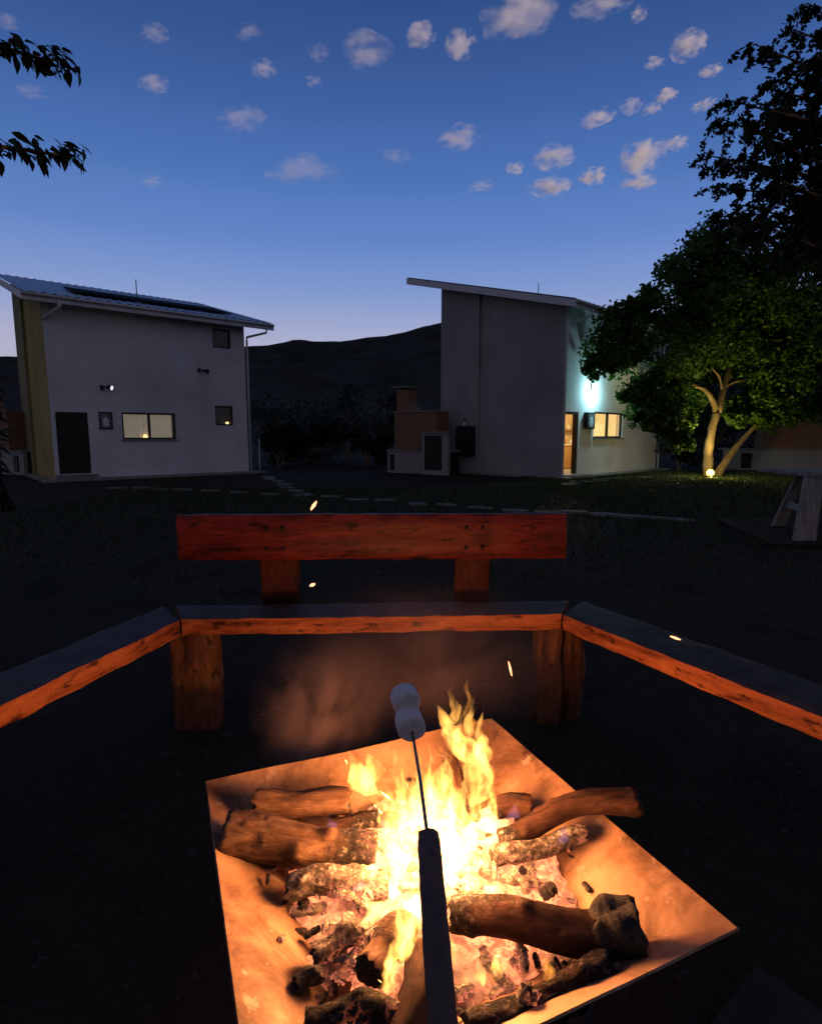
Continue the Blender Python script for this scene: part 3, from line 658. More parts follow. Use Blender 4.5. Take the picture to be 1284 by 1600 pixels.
bush('dark bush behind the wide pale bush', 420, 42, 5.0, 4.2, M['leaf_dark'], 7)
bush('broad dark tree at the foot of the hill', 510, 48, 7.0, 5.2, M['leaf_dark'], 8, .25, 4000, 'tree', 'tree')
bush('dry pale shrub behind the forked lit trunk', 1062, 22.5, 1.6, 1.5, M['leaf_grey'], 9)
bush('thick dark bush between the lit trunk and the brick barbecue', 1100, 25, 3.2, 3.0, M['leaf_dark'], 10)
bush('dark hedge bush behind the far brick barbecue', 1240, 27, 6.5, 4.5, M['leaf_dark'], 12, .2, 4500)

def grass():
    rng = np.random.default_rng(3)
    def patch(n, x0, x1, y0, y1, h):
        p = np.stack([rng.uniform(x0, x1, n), y0 + (y1 - y0) * rng.uniform(0, 1, n) ** .6, np.zeros(n)], 1)
        a = rng.uniform(0, 2 * pi, n); s = np.stack([np.cos(a), np.sin(a), 0 * a], 1) * rng.uniform(.004, .010, n)[:, None] * (1 + p[:, 1:2] * .09)
        t = p + rng.normal(size=(n, 3)) * h * .45; t[:, 2] = h * rng.uniform(.5, 1.4, n)
        return np.stack([p - s, p + s, t], 1).reshape(-1, 3)
    v = np.concatenate([patch(60000, 3.5, 13.5, 8, 21.5, .06), patch(24000, -7, 4.5, 4.2, 15, .05)])
    # keep the blades out of the houses
    cR, sR = cos(R(43.85)), sin(R(43.85)); k = v.reshape(-1, 3, 3)[:, 0]; dx, dy = k[:, 0] - PR[0], k[:, 1] - PR[1]
    lx, ly = dx * cR + dy * sR, -dx * sR + dy * cR; keep = ~((lx > -.4) & (lx < 7.4) & (ly > -.5) & (ly < 5.3))
    v = v.reshape(-1, 3, 3)[keep].reshape(-1, 3)
    o = npmesh('grass', v, np.arange(len(v)).reshape(-1, 3), M['grass']); tag(o, 'short grass of the lawn', 'grass', kind='stuff')
grass()

# ------------------------------------------------------------------ plank trestle near the right edge
def trestle():
    a, c = atZ(1213, 826, 0), atZ(1255, 850, 0)
    r = thing('trestle_table', 'pale weathered plank table with splayed legs on the dark lawn', 'table', c)
    d = Vector((.62, .20, 0)).normalized()
    far = a - c; top1 = atY(1252, 741, 8.1) - c; top2 = atY(1272, 739, 7.3) - c
    def plank(p, q, w, t, name):
        p, q = Vector(p), Vector(q); ax = (q - p).normalized(); s = ax.cross(Vector((0, 1, .2))).normalized(); n = ax.cross(s)
        v = []
        for e, k in ((p, 1.1), (q, .9)):
            for i, j in ((-1, -1), (1, -1), (1, 1), (-1, 1)): v.append(e + s * i * w * k / 2 + n * j * t / 2)
        return mk(name, v, [(3, 2, 1, 0), (4, 5, 6, 7), (0, 1, 5, 4), (1, 2, 6, 5), (2, 3, 7, 6), (3, 0, 4, 7)], M['weathered'], r)
    plank(far, top1, .16, .05, 'leg'); plank(Vector((0, 0, 0)), top2, .26, .05, 'leg')
    plank(far + Vector((1.1, -.1, 0)), top1 + Vector((.8, .0, 0)), .16, .05, 'leg'); plank(Vector((1.2, .1, 0)), top2 + Vector((.85, .1, 0)), .2, .05, 'leg')
    plank((far * .55 + top1 * .45), (top2 * .45), .09, .04, 'brace')
    z = top1.z + .03
    for k in range(4):
        y0 = top2.y - .06 + k * .27
        G().box((top2.x - .12 + .0 * k, y0, z), (top2.x + 1.5, y0 + .25, z + .045)).out('table_plank', M['weathered'], r)
    pad = mk('concrete_pad', [(c.x + x, c.y + y, z) for z in (0.0, .045) for x, y in ((-.55, -.25), (2.4, -.45), (2.6, 2.2), (-.1, 1.9))], [(3, 2, 1, 0), (4, 5, 6, 7), (0, 1, 5, 4), (1, 2, 6, 5), (2, 3, 7, 6), (3, 0, 4, 7)], M['ground'])
    tag(pad, 'low earth coloured pad under the plank table', 'pad')
trestle()

# ------------------------------------------------------------------ bench round the fire
M['seat'] = wood('varnished_log_seat', (.11, .030, .013), (.31, .088, .031), (.46, .150, .052), 0, .6, True, .12)
M['back'] = wood('red_varnished_board', (.034, .006, .006), (.100, .012, .011), (.175, .024, .017), 0, .45, True, .2, .8)
M['leg'] = wood('rough_log_leg', (.04, .017, .010), (.105, .044, .024), (.17, .078, .042), 2, .85, True, .2)
M['post'] = wood('dark_red_post', (.020, .006, .005), (.052, .012, .009), (.085, .020, .014), 2, .6, True, .15)
def plank(name, p0, p1, depth, z0, z1, m, parent, m0=0, m1=0, rough=.008, seed=0, live=.012):
    p0, p1 = Vector((*p0, 0)), Vector((*p1, 0)); Lx = (p1 - p0).length; az = math.atan2(p1.y - p0.y, p1.x - p0.x)
    nx = max(8, int(Lx / .03)); h = z1 - z0; sec = []
    ny, nz = 7, 4; b = min(.012, h * .2, depth * .2)
    for k in range(ny + 1): sec.append((depth * k / ny, 0))
    for k in range(1, nz): sec.append((depth, h * k / nz))
    for k in range(ny + 1): sec.append((depth - depth * k / ny, h))
    for k in range(1, nz): sec.append((0, h - h * k / nz))
    sec = [((b * .4 if y == 0 and z in (0, h) else depth - b * .4 if y == depth and z in (0, h) else y), (b * .4 if z == 0 and y in (0, depth) else h - b * .4 if z == h and y in (0, depth) else z)) for y, z in sec]
    n = len(sec); v = []; f = []; S = Vector((seed * 5.7, seed * 2.1, 0))
    for i in range(nx + 1):
        t = i / nx
        for (y, z) in sec:
            q = y / depth; x = (m0 * q) * (1 - t) + (Lx + m1 * q) * t
            w = Vector((x, y, z)); e = live * mn.noise(Vector((x * 2.6, seed * 3, 0))) + live * .45 * mn.noise(Vector((x * 11, seed, z * 12)))
            dy = e * (1 - 2 * q) if q < .25 or q > .75 else 0
            nz_ = mn.noise_vector(w * 9 + S) * rough * .6 + mn.noise_vector(w * 28 + S) * rough * .3
            v.append(w + Vector((0, dy, live * .4 * mn.noise(Vector((x * 2, y * 3, seed))))) + nz_)
        if i:
            o = (i - 1) * n
            for k in range(n): f.append((o + k, o + n + k, o + n + (k + 1) % n, o + (k + 1) % n))
    f.append(tuple(range(n))); f.append(tuple(range(len(v) - n, len(v)))[::-1])
    o = mk(name, v, f, m, parent, True, loc=(p0.x, p0.y, z0), rot=(0, 0, az))
    md = o.modifiers.new('edges', 'EDGE_SPLIT'); md.split_angle = R(50)
    return o
def post(name, cx, cy_, w, d, z0, z1, m, parent, az=0, seed=0, wob=.02, lean=0):
    n = 16; nzz = 22; v = []; f = []
    for i in range(nzz + 1):
        z = z0 + (z1 - z0) * i / nzz
        for k in range(n):
            a = 2 * pi * k / n; c, s = cos(a), sin(a); q = max(abs(c), abs(s)); x, y = c / q * w / 2 * .98, s / q * d / 2 * .98
            if abs(abs(c) - abs(s)) < .01: x *= .95; y *= .95
            p = Vector((x, y, z)); e = mn.noise(Vector((k * .9 if k < n / 2 else (n - k) * .9, z * 5, seed * 3.3))) * wob
            v.append(p + Vector((c, s, 0)) * e + mn.noise_vector(p * 16 + Vector((seed, 0, 0))) * .006 + Vector((0, lean * (z - z0), 0)))
        if i:
            o = (i - 1) * n
            for k in range(n): f.append((o + k, o + (k + 1) % n, o + n + (k + 1) % n, o + n + k))
    f.append(tuple(range(n))[::-1]); f.append(tuple(range(len(v) - n, len(v))))
    o = mk(name, v, f, m, parent, True, loc=(cx, cy_, 0), rot=(0, 0, az)); md = o.modifiers.new('edges', 'EDGE_SPLIT'); md.split_angle = R(40); return o
def weather_top(m, c):
    nt = m.node_tree; b = nt.nodes['Principled BSDF']; src = b.inputs['Base Color'].links[0].from_socket
    g_ = new(nt, 'ShaderNodeNewGeometry'); sp = new(nt, 'ShaderNodeSeparateXYZ'); nt.links.new(g_.outputs['True Normal'], sp.inputs[0])
    n = new(nt, 'ShaderNodeTexNoise', Scale=14, Detail=6); nt.links.new(coords(nt), n.inputs[0])
    ad = new(nt, 'ShaderNodeMath', operation='MULTIPLY_ADD'); ad.inputs[1].default_value = .5; nt.links.new(n.outputs[0], ad.inputs[0]); nt.links.new(sp.outputs['Z'], ad.inputs[2])
    x = new(nt, 'ShaderNodeMix', data_type='RGBA'); nt.links.new(rampn(nt, ad.outputs[0], [(.85, (0, 0, 0)), (1.0, (1, 1, 1))]), x.inputs[0]); nt.links.new(src, x.inputs[6])
    nt.links.new(rampn(nt, n.outputs[0], [(.35, tuple(k * .6 for k in c)), (.65, c)]), x.inputs[7]); nt.links.new(x.outputs[2], b.inputs['Base Color'])
weather_top(M['seat'], (.078, .058, .050))      # worn grey on the upper faces
bench = thing('log_bench', 'angled varnished log bench with red backrest facing the fire', 'bench', (0, 0, 0))
FL, FR_ = (-1.018, 2.467), (.689, 2.541)
plank('seat_plank', FL, FR_, .235, .462, .54, M['seat'], bench, -.105, .105, seed=1)
# side planks: the front edge runs towards the viewer, the body lies outside it
plank('seat_plank', (-1.55, .55), (FL[0] - .004, FL[1] - .004), .235, .458, .538, M['seat'], bench, 0, .17, seed=2)
plank('seat_plank', (FR_[0] + .004, FR_[1] - .004), (1.72, .58), .25, .460, .539, M['seat'], bench, -.13, 0, seed=3)
post('leg', -.985, 2.545, .215, .11, -.03, .468, M['leg'], bench, .03, 1)
post('leg', .645, 2.605, .115, .10, -.03, .468, M['leg'], bench, .03, 2)
post('leg', .765, 2.66, .09, .11, -.03, .464, M['leg'], bench, R(28), 4)
post('leg', -1.63, .9, .10, .22, -.03, .464, M['leg'], bench, R(-14), 5)
post('leg', 1.68, .95, .10, .22, -.03, .464, M['leg'], bench, R(28), 6)
post('backrest_post', -.66, 2.845, .195, .06, .43, .90, M['post'], bench, .03, 7, .008)
post('backrest_post', .31, 2.885, .185, .06, .43, .90, M['post'], bench, .03, 8, .008)
for bx, by in ((-.70, 2.772), (-.62, 2.774), (.27, 2.797), (.35, 2.799)):
    for bz in (.80, .90): G().tube([(bx, by - .012, bz), (bx, by - .022, bz), (bx, by - .026, bz)], [.009, .009, .004], 8).out('bolt', M['dark'], bench, True)
plank('backrest_board', (-1.135, 2.757), (.768, 2.803), .05, .742, .966, M['back'], bench, seed=4, rough=.006, live=.006)

# ------------------------------------------------------------------ steel fire pan
def panmat():
    m, nt, b = nodes('sooty_rusty_steel'); co = coords(nt)
    n = new(nt, 'ShaderNodeTexNoise', Scale=5, Detail=12, Roughness=.7); nt.links.new(co, n.inputs[0])
    c = rampn(nt, n.outputs[0], [(.30, (.17, .085, .045)), (.50, (.30, .17, .095)), (.68, (.40, .26, .165))])
    n2 = new(nt, 'ShaderNodeTexNoise', Scale=2.6, Detail=9, Roughness=.68, Distortion=1.5); nt.links.new(co, n2.inputs[0])
    x = new(nt, 'ShaderNodeMix', data_type='RGBA', blend_type='MULTIPLY'); x.inputs[0].default_value = 1.0; nt.links.new(c, x.inputs[6]); nt.links.new(rampn(nt, n2.outputs[0], [(.36, (.22, .17, .15)), (.53, (1, 1, 1))]), x.inputs[7])
    vo = new(nt, 'ShaderNodeTexNoise', Scale=17, Detail=6, Roughness=.6); nt.links.new(co, vo.inputs[0])
    y = new(nt, 'ShaderNodeMix', data_type='RGBA'); nt.links.new(rampn(nt, vo.outputs[0], [(.62, (0, 0, 0)), (.70, (.6, .6, .6))]), y.inputs[0]); nt.links.new(x.outputs[2], y.inputs[6]); y.inputs[7].default_value = (.48, .38, .30, 1)
    nt.links.new(y.outputs[2], b.inputs['Base Color']); b.inputs['Metallic'].default_value = .2; b.inputs['Specular IOR Level'].default_value = .35
    nt.links.new(rampn(nt, n2.outputs[0], [(.3, (.8,) * 3), (.7, (.48,) * 3)]), b.inputs['Roughness'])
    bp = new(nt, 'ShaderNodeBump', Strength=.35, Distance=.006); nt.links.new(n.outputs[0], bp.inputs['Height']); nt.links.new(bp.outputs[0], b.inputs['Normal']); return m
M['pan'] = panmat()
M['ash'] = None
PC, PA = Vector((.035, 1.259, 0)), R(23.4)
pan = thing('fire_pan', 'square folded steel fire pan holding the burning logs', 'fire pan', PC, PA)
RIM, FLR, hs, fs = .38, .262, .466, .29
def plate(name, q, th=.005):
    a, b, c, d = [Vector(p) for p in q]; n = (b - a).cross(d - a).normalized() * th; v = []
    N = 10
    for s in (0, 1):
        for j in range(N + 1):
            for i in range(N + 1):
                p = a.lerp(b, i / N).lerp(d.lerp(c, i / N), j / N); v.append(p - n * s + Vector((0, 0, .007 * mn.noise(p * 3.5) + .003 * mn.noise(p * 11))))
    f = []; W = N + 1; O = W * W
    for j in range(N):
        for i in range(N):
            k = j * W + i; f.append((k, k + 1, k + W + 1, k + W)); f.append((O + k, O + k + W, O + k + W + 1, O + k + 1))
    for i in range(N):
        for k, l in ((i, i + 1), (N * W + i + 1, N * W + i), ((i + 1) * W, i * W), (i * W + N, (i + 1) * W + N)): f.append((l, k, O + k, O + l))
    o = mk(name, v, f, M['pan'], pan, True); md = o.modifiers.new('e', 'EDGE_SPLIT'); md.split_angle = R(40); return o
cr = [(-hs, -hs), (hs, -hs), (hs, hs), (-hs, hs)]; cf = [(-fs, -fs), (fs, -fs), (fs, fs), (-fs, fs)]
plate('base_plate', [(x * .998, y * .998, FLR) for x, y in cf])
for k in range(4):
    a, b = cr[k], cr[(k + 1) % 4]; c, d = cf[(k + 1) % 4], cf[k]
    plate('side_plate', [(*d, FLR), (*c, FLR), (*b, RIM), (*a, RIM)])
for x, y in cf: G().box((x * .9 - .02, y * .9 - .02, 0), (x * .9 + .02, y * .9 + .02, FLR - .007)).out('leg', M['metal'], pan)
slab = tag(G().prism([(-.2, -.28), (.24, -.22), (.2, .26), (-.22, .2)], 0, .06).out('paving_slab', M['weathered_dark'], None, loc=(.80, .93, 0), rot=(0, 0, .5)), 'broken concrete slab lying under the corner of the pan', 'slab')

def pan_h(x, y):
    m = max(abs(x), abs(y)); return FLR if m < fs else FLR + (m - fs) / (hs - fs) * (RIM - FLR)
def embermat():
    m, nt, b = nodes('ash_and_embers'); co = coords(nt)
    n = new(nt, 'ShaderNodeTexNoise', Scale=16, Detail=9, Roughness=.7); nt.links.new(co, n.inputs[0])
    nt.links.new(rampn(nt, n.outputs[0], [(.30, (.10, .07, .055)), (.46, (.34, .25, .20)), (.66, (.52, .42, .36))]), b.inputs['Base Color'])
    b.inputs['Roughness'].default_value = .95
    vo = new(nt, 'ShaderNodeTexNoise', Scale=26, Detail=5, Roughness=.6, Distortion=.7); nt.links.new(co, vo.inputs[0])
    n2 = new(nt, 'ShaderNodeTexNoise', Scale=5, Detail=5); nt.links.new(co, n2.inputs[0])
    hot = rampn(nt, n2.outputs[0], [(.36, (0, 0, 0)), (.56, (1, 1, 1))])
    crk = rampn(nt, vo.outputs[0], [(.44, (0, 0, 0)), (.50, (1, 1, 1)), (.56, (0, 0, 0))])
    mu = new(nt, 'ShaderNodeMath', operation='MULTIPLY'); nt.links.new(hot, mu.inputs[0]); nt.links.new(crk, mu.inputs[1])
    # the bed is hottest in the middle of the pan
    t = new(nt, 'ShaderNodeTexCoord'); ln = new(nt, 'ShaderNodeVectorMath', operation='LENGTH'); nt.links.new(t.outputs['Object'], ln.inputs[0])
    rad = new(nt, 'ShaderNodeMapRange'); rad.inputs[1].default_value = .28; rad.inputs[2].default_value = .42; rad.inputs[3].default_value = 1; rad.inputs[4].default_value = .0; nt.links.new(ln.outputs['Value'], rad.inputs[0])
    mu2 = new(nt, 'ShaderNodeMath', operation='MULTIPLY'); nt.links.new(mu.outputs[0], mu2.inputs[0]); nt.links.new(rad.outputs[0], mu2.inputs[1])
    soft = new(nt, 'ShaderNodeMath', operation='MULTIPLY'); nt.links.new(hot, soft.inputs[0]); nt.links.new(rad.outputs[0], soft.inputs[1])
    s2 = new(nt, 'ShaderNodeMath', operation='MULTIPLY'); s2.inputs[1].default_value = 1.15; nt.links.new(soft.outputs[0], s2.inputs[0])
    st = new(nt, 'ShaderNodeMath', operation='MULTIPLY_ADD'); st.inputs[1].default_value = 2.2; nt.links.new(mu2.outputs[0], st.inputs[0]); nt.links.new(s2.outputs[0], st.inputs[2])
    b.inputs['Emission Color'].default_value = (1, .26, .10, 1); nt.links.new(st.outputs[0], b.inputs['Emission Strength'])
    bp = new(nt, 'ShaderNodeBump', Strength=.8, Distance=.012); nt.links.new(n.outputs[0], bp.inputs['Height']); nt.links.new(bp.outputs[0], b.inputs['Normal'])
    return m
M['ash'] = embermat()
def charmat(name, glow, ashy=.5):
    m, nt, b = nodes(name); co = coords(nt)
    n = new(nt, 'ShaderNodeTexNoise', Scale=24, Detail=8, Roughness=.7); nt.links.new(co, n.inputs[0])
    nt.links.new(rampn(nt, n.outputs[0], [(.40, (.010, .008, .008)), (.60 - .12 * ashy, (.045, .036, .032)), (.72 - .12 * ashy, (.36, .30, .26))]), b.inputs['Base Color'])
    b.inputs['Roughness'].default_value = .85
    w = new(nt, 'ShaderNodeMix', data_type='RGBA'); w.inputs[0].default_value = .06; nt.links.new(co, w.inputs[6]); nt.links.new(n.outputs[1], w.inputs[7])
    vo = new(nt, 'ShaderNodeTexVoronoi', Scale=60, feature='DISTANCE_TO_EDGE'); nt.links.new(w.outputs[2], vo.inputs[0])
    bp = new(nt, 'ShaderNodeBump', Strength=.9, Distance=.01); nt.links.new(rampn(nt, vo.outputs[0], [(0, (0, 0, 0)), (.2, (1, 1, 1))]), bp.inputs['Height']); nt.links.new(bp.outputs[0], b.inputs['Normal'])
    n2 = new(nt, 'ShaderNodeTexNoise', Scale=8, Detail=4); nt.links.new(co, n2.inputs[0])
    mu = new(nt, 'ShaderNodeMath', operation='MULTIPLY'); nt.links.new(rampn(nt, n2.outputs[0], [(.45, (0, 0, 0)), (.62, (1, 1, 1))]), mu.inputs[0]); nt.links.new(rampn(nt, vo.outputs[0], [(0, (1, 1, 1)), (.12, (.06, .06, .06))]), mu.inputs[1])
    st = new(nt, 'ShaderNodeMath', operation='MULTIPLY'); st.inputs[1].default_value = glow; nt.links.new(mu.outputs[0], st.inputs[0])
    b.inputs['Emission Color'].default_value = (1, .23, .12, 1); nt.links.new(st.outputs[0], b.inputs['Emission Strength'])
    return m
M['char'] = charmat('charred_wood', .5, .3); M['char_hot'] = charmat('glowing_charcoal', 3.2, 2.2); M['black'] = charmat('black_burnt_end', 0, .0)
def barkmat(name, c1, c2, c3, glow=1.6, ashy=0):
    m, nt, b = nodes(name); co = coords(nt, (.22, 1, 1)); co1 = coords(nt)
    n = new(nt, 'ShaderNodeTexNoise', Scale=42, Detail=9, Roughness=.68, Distortion=.8); nt.links.new(co, n.inputs[0])
    bark = rampn(nt, n.outputs[0], [(.30, c2), (.50, c1), (.70, c3)])
    n2 = new(nt, 'ShaderNodeTexNoise', Scale=60, Detail=6, Roughness=.7); nt.links.new(co1, n2.inputs[0])
    char = rampn(nt, n2.outputs[0], [(.36 - .1 * ashy, (.008, .007, .007)), (.55 - .1 * ashy, (.030 + .2 * ashy, .024 + .16 * ashy, .022 + .13 * ashy)), (.68 - .1 * ashy, (.26 + .3 * ashy, .22 + .27 * ashy, .19 + .24 * ashy))])
    at = new(nt, 'ShaderNodeAttribute', attribute_name='burn')
    bm = rampn(nt, at.outputs['Fac'], [(.10, (0, 0, 0)), (.36, (1, 1, 1))])
    mx = new(nt, 'ShaderNodeMix', data_type='RGBA'); nt.links.new(bm, mx.inputs[0]); nt.links.new(bark, mx.inputs[6]); nt.links.new(char, mx.inputs[7]); nt.links.new(mx.outputs[2], b.inputs['Base Color'])
    b.inputs['Roughness'].default_value = .88; b.inputs['Specular IOR Level'].default_value = .15
    vo = new(nt, 'ShaderNodeTexVoronoi', Scale=52, feature='DISTANCE_TO_EDGE'); w = new(nt, 'ShaderNodeMix', data_type='RGBA'); w.inputs[0].default_value = .035; nt.links.new(co1, w.inputs[6]); nt.links.new(n2.outputs[1], w.inputs[7]); nt.links.new(w.outputs[2], vo.inputs[0])
    hot = rampn(nt, at.outputs['Fac'], [(.45, (0, 0, 0)), (.95, (1, 1, 1))]); crk = rampn(nt, vo.outputs[0], [(0, (1, 1, 1)), (.13, (0, 0, 0))])
    n3 = new(nt, 'ShaderNodeTexNoise', Scale=14, Detail=3); nt.links.new(co1, n3.inputs[0]); pat = rampn(nt, n3.outputs[0], [(.42, (0, 0, 0)), (.62, (1, 1, 1))])
    a1 = new(nt, 'ShaderNodeMath', operation='MULTIPLY'); nt.links.new(hot, a1.inputs[0]); nt.links.new(crk, a1.inputs[1])
    a2 = new(nt, 'ShaderNodeMath', operation='MULTIPLY'); nt.links.new(a1.outputs[0], a2.inputs[0]); nt.links.new(pat, a2.inputs[1])
    a3 = new(nt, 'ShaderNodeMath', operation='MULTIPLY'); a3.inputs[1].default_value = glow; nt.links.new(a2.outputs[0], a3.inputs[0])
    b.inputs['Emission Color'].default_value = (1, .22, .10, 1); nt.links.new(a3.outputs[0], b.inputs['Emission Strength'])
    b1 = new(nt, 'ShaderNodeBump', Strength=.9, Distance=.006); nt.links.new(n.outputs[0], b1.inputs['Height'])
    cm = new(nt, 'ShaderNodeMath', operation='MULTIPLY'); nt.links.new(rampn(nt, vo.outputs[0], [(0, (0, 0, 0)), (.18, (1, 1, 1))]), cm.inputs[0]); nt.links.new(bm, cm.inputs[1])
    b2 = new(nt, 'ShaderNodeBump', Strength=.9, Distance=.008); nt.links.new(cm.outputs[0], b2.inputs['Height']); nt.links.new(b1.outputs[0], b2.inputs['Normal']); nt.links.new(b2.outputs[0], b.inputs['Normal'])
    return m
M['log'] = barkmat('firewood_bark', (.095, .050, .030), (.026, .014, .010), (.18, .115, .075)); M['log_dark'] = barkmat('scorched_bark', (.038, .016, .011), (.012, .007, .006), (.075, .034, .022))
M['log_ash'] = barkmat('ash_coated_log', (.30, .21, .17), (.07, .05, .04), (.46, .37, .32), 2.4, .55)
M['cut'] = mat('scorched_cut_end', (.16, .085, .05), (.05, .03, .022), .9, 30, 8, .8, 60, spec=.1)

M['coal_ash'] = charmat('ash_coated_ember', 3.4, 2.6)
bed = thing('ember_bed', 'bed of pale ash and glowing embers in the steel pan', 'embers', PC + Vector((0, 0, FLR)), PA)
def ash():
    N = 90; v = []; f = []; S = .44
    for j in range(N + 1):
        for i in range(N + 1):
            x, y = -S + 2 * S * i / N, -S + 2 * S * j / N; p = Vector((x, y, 0)); d = math.hypot(x * .95, y)
            z = FLR + .062 * max(-.5, 1 - (d / .37) ** 2) + .030 * mn.fractal(p * 9, 1, 2, 5) + .012 * mn.noise(p * 40) + .035 * math.exp(-((x - .20) ** 2 + (y - .05) ** 2) / .012)
            ph = pan_h(x, y)
            v.append((x, y, (z if z > ph + .001 else ph - .012) - FLR))
    for j in range(N):
        for i in range(N): a = j * (N + 1) + i; f.append((a, a + 1, a + N + 2, a + N + 1))
    mk('ash', v, f, M['ash'], bed, True)
ash()
def chunkmesh(seed, m, L):
    rn = random.Random(seed); n = 9; rings = 9; v = []; f = []
    prof = [rn.uniform(.75, 1.15) for _ in range(n)]
    for i in range(rings + 1):
        t = i / rings; x = (t - .5) * L
        for k in range(n):
            a = 2 * pi * k / n; q = prof[k] * (1 + .22 * mn.noise(Vector((cos(a) * 2, sin(a) * 2, t * 4 + seed)))) * (.72 if i in (0, rings) else 1) * (.86 if i % 3 == 2 else 1)
            v.append((x + .12 * mn.noise(Vector((k * 1.7, seed, i * .5))), q * cos(a), q * .8 * sin(a)))
        if i:
            o = (i - 1) * n
            for k in range(n): f.append((o + k, o + (k + 1) % n, o + n + (k + 1) % n, o + n + k))
    f.append(tuple(range(n))[::-1]); f.append(tuple(range(len(v) - n, len(v))))
    me = bpy.data.meshes.new('coal'); me.from_pydata([tuple(c * .011 for c in p) for p in v], [], f); me.materials.append(m); return me
def coals():
    rnd = random.Random(2)
    protos = [chunkmesh(k, m, L) for k, (m, L) in enumerate(((M['coal_ash'], 4), (M['coal_ash'], 2.6), (M['coal_ash'], 6), (M['char_hot'], 3), (M['char_hot'], 5), (M['char'], 2.5), (M['char'], 4), (M['coal_ash'], 3.2)))]
    for k in range(230):
        a = rnd.uniform(0, 2 * pi); d = .38 * rnd.uniform(0, 1) ** .62; x, y = d * cos(a), d * sin(a)
        if max(abs(x), abs(y)) > .36: continue
        z = max(.062 * (1 - (d / .37) ** 2), pan_h(x, y) - FLR) + rnd.uniform(.004, .022); s = rnd.uniform(.55, 1.55) * (1 if d < .3 else .6)
        link('coal', protos[rnd.choice((0, 1, 2, 3, 4, 7, 0, 2, 5) if d < .29 else (5, 6, 1, 7, 6))], bed, (x, y, z), (rnd.uniform(-.5, .5), rnd.uniform(-.4, .4), rnd.uniform(0, 6)), (s, s, s))
coals()
HOT = Vector((.05, 1.26, .33))
def log(label, p0, p1, r0, r1, m, seed, end0='cut', end1='cut', bend=.01, heat=0.0, sides=36):
    p0, p1 = Vector(p0), Vector(p1); mid = (p0 + p1) / 2; ax = (p1 - p0); l = ax.length
    o = thing('firewood_log', label, 'log', mid, 0, 'logs burning in the pan'); nr = max(18, int(l / .006))
    o.rotation_euler = ax.to_track_quat('X', 'Z').to_euler(); rot = o.rotation_euler.to_matrix(); v = []; f = []; burn = []
    rn = random.Random(seed); knots = [(rn.uniform(.15, .85), rn.uniform(0, 6.28)) for _ in range(3)]
    for i in range(nr + 1):
        t = i / nr; x = (t - .5) * l; r = r0 + (r1 - r0) * t
        by, bz = bend * sin(pi * t) + bend * .4 * sin(7 * t + seed), bend * .6 * sin(2 * pi * t + seed)
        for k in range(sides):
            a = 2 * pi * k / sides; ca, sa = cos(a), sin(a)
            e = 1 + .12 * mn.noise(Vector((ca * 1.2, sa * 1.2, x * 7 + seed * 7))) + .07 * mn.noise(Vector((ca * 5, sa * 5, x * 16 + seed))) + .05 * mn.noise(Vector((ca * 13, sa * 13, x * 30 + seed)))
            e -= .045 * max(0, abs(mn.noise(Vector((ca * 9, sa * 9, x * 9 + seed * 2)))) < .08)
            for kt, ka in knots:
                dd = ((t - kt) * l / r) ** 2 + (math.atan2(sin(a - ka), cos(a - ka)) * 1.0) ** 2; e += .22 * math.exp(-dd * 5)
            if t in (0, 1): e *= .93
            w = .016 * mn.noise(Vector((ca * 2.2, sa * 2.2, seed * 3 + (5 if t > .5 else 0)))) * max(0, 1 - min(t, 1 - t) * 9)
            p = Vector((x + w, by + ca * r * e, bz + sa * r * e)); v.append(p)
            d = ((rot @ p) + mid - HOT).length
            burn.append(max(0., min(1., (.27 - d) / .16)) + heat + .25 * mn.noise(p * 22 + Vector((seed, 0, 0))))
        if i:
            s_ = (i - 1) * sides
            for k in range(sides): f.append((s_ + k, s_ + (k + 1) % sides, s_ + sides + (k + 1) % sides, s_ + sides + k))
    ob = mk('bark', v, f, M[m], o, True)
    at = ob.data.attributes.new('burn', 'FLOAT', 'POINT'); at.data.foreach_set('value', burn)
    for ring, sg, mm in ((v[:sides], -1, end0), (v[-sides:], 1, end1)):
        c = sum(ring, Vector()) / sides; vv = [c + Vector((sg * .002, 0, 0))]; ff = []
        for j, q in enumerate((.35, .7, 1.0)):
            for k in range(sides): vv.append(c + (ring[k] - c) * q + Vector((sg * (.004 * mn.noise(ring[k] * 70 + Vector((j * 5., seed, 0))) if q < 1 else 0), 0, 0)))
        for k in range(sides):
            k2 = (k + 1) % sides; fs_ = [(0, 1 + k, 1 + k2)] + [(1 + n_ * sides + k, 1 + (n_ + 1) * sides + k, 1 + (n_ + 1) * sides + k2, 1 + n_ * sides + k2) for n_ in (0, 1)]
            ff += fs_ if sg > 0 else [q[::-1] for q in fs_]
        mk('cut_end', vv, ff, M[mm], o, True)
    return o
log('thick pale barked log lying along the left side of the pan', atZ(352, 1310, .375), atZ(586, 1332, .335), .056, .044, 'log', 1, 'cut', 'black')
log('pale knotty log with a black end behind the thick pale log', atZ(398, 1258, .365), atZ(545, 1256, .35), .033, .036, 'log', 2, 'black', 'black')
log('thin split log wedged between the two pale logs', atZ(478, 1294, .345), atZ(620, 1284, .335), .018, .022, 'log_dark', 3, 'black', 'black')
log('crooked log whose broken end sticks out over the rim', atZ(778, 1306, .345), atZ(994, 1246, .45), .024, .034, 'log_dark', 4, 'black', 'cut', .016)
log('short charred block in the back corner of the pan', atZ(772, 1262, .345), atZ(828, 1256, .35), .030, .030, 'log_dark', 5, 'cut', 'cut', .004, .1)
log('smooth brown log leading to a big black burnt stump', atZ(705, 1428, .335), atZ(945, 1462, .352), .036, .044, 'log_dark', 6, 'black', 'black', .006, -.15)
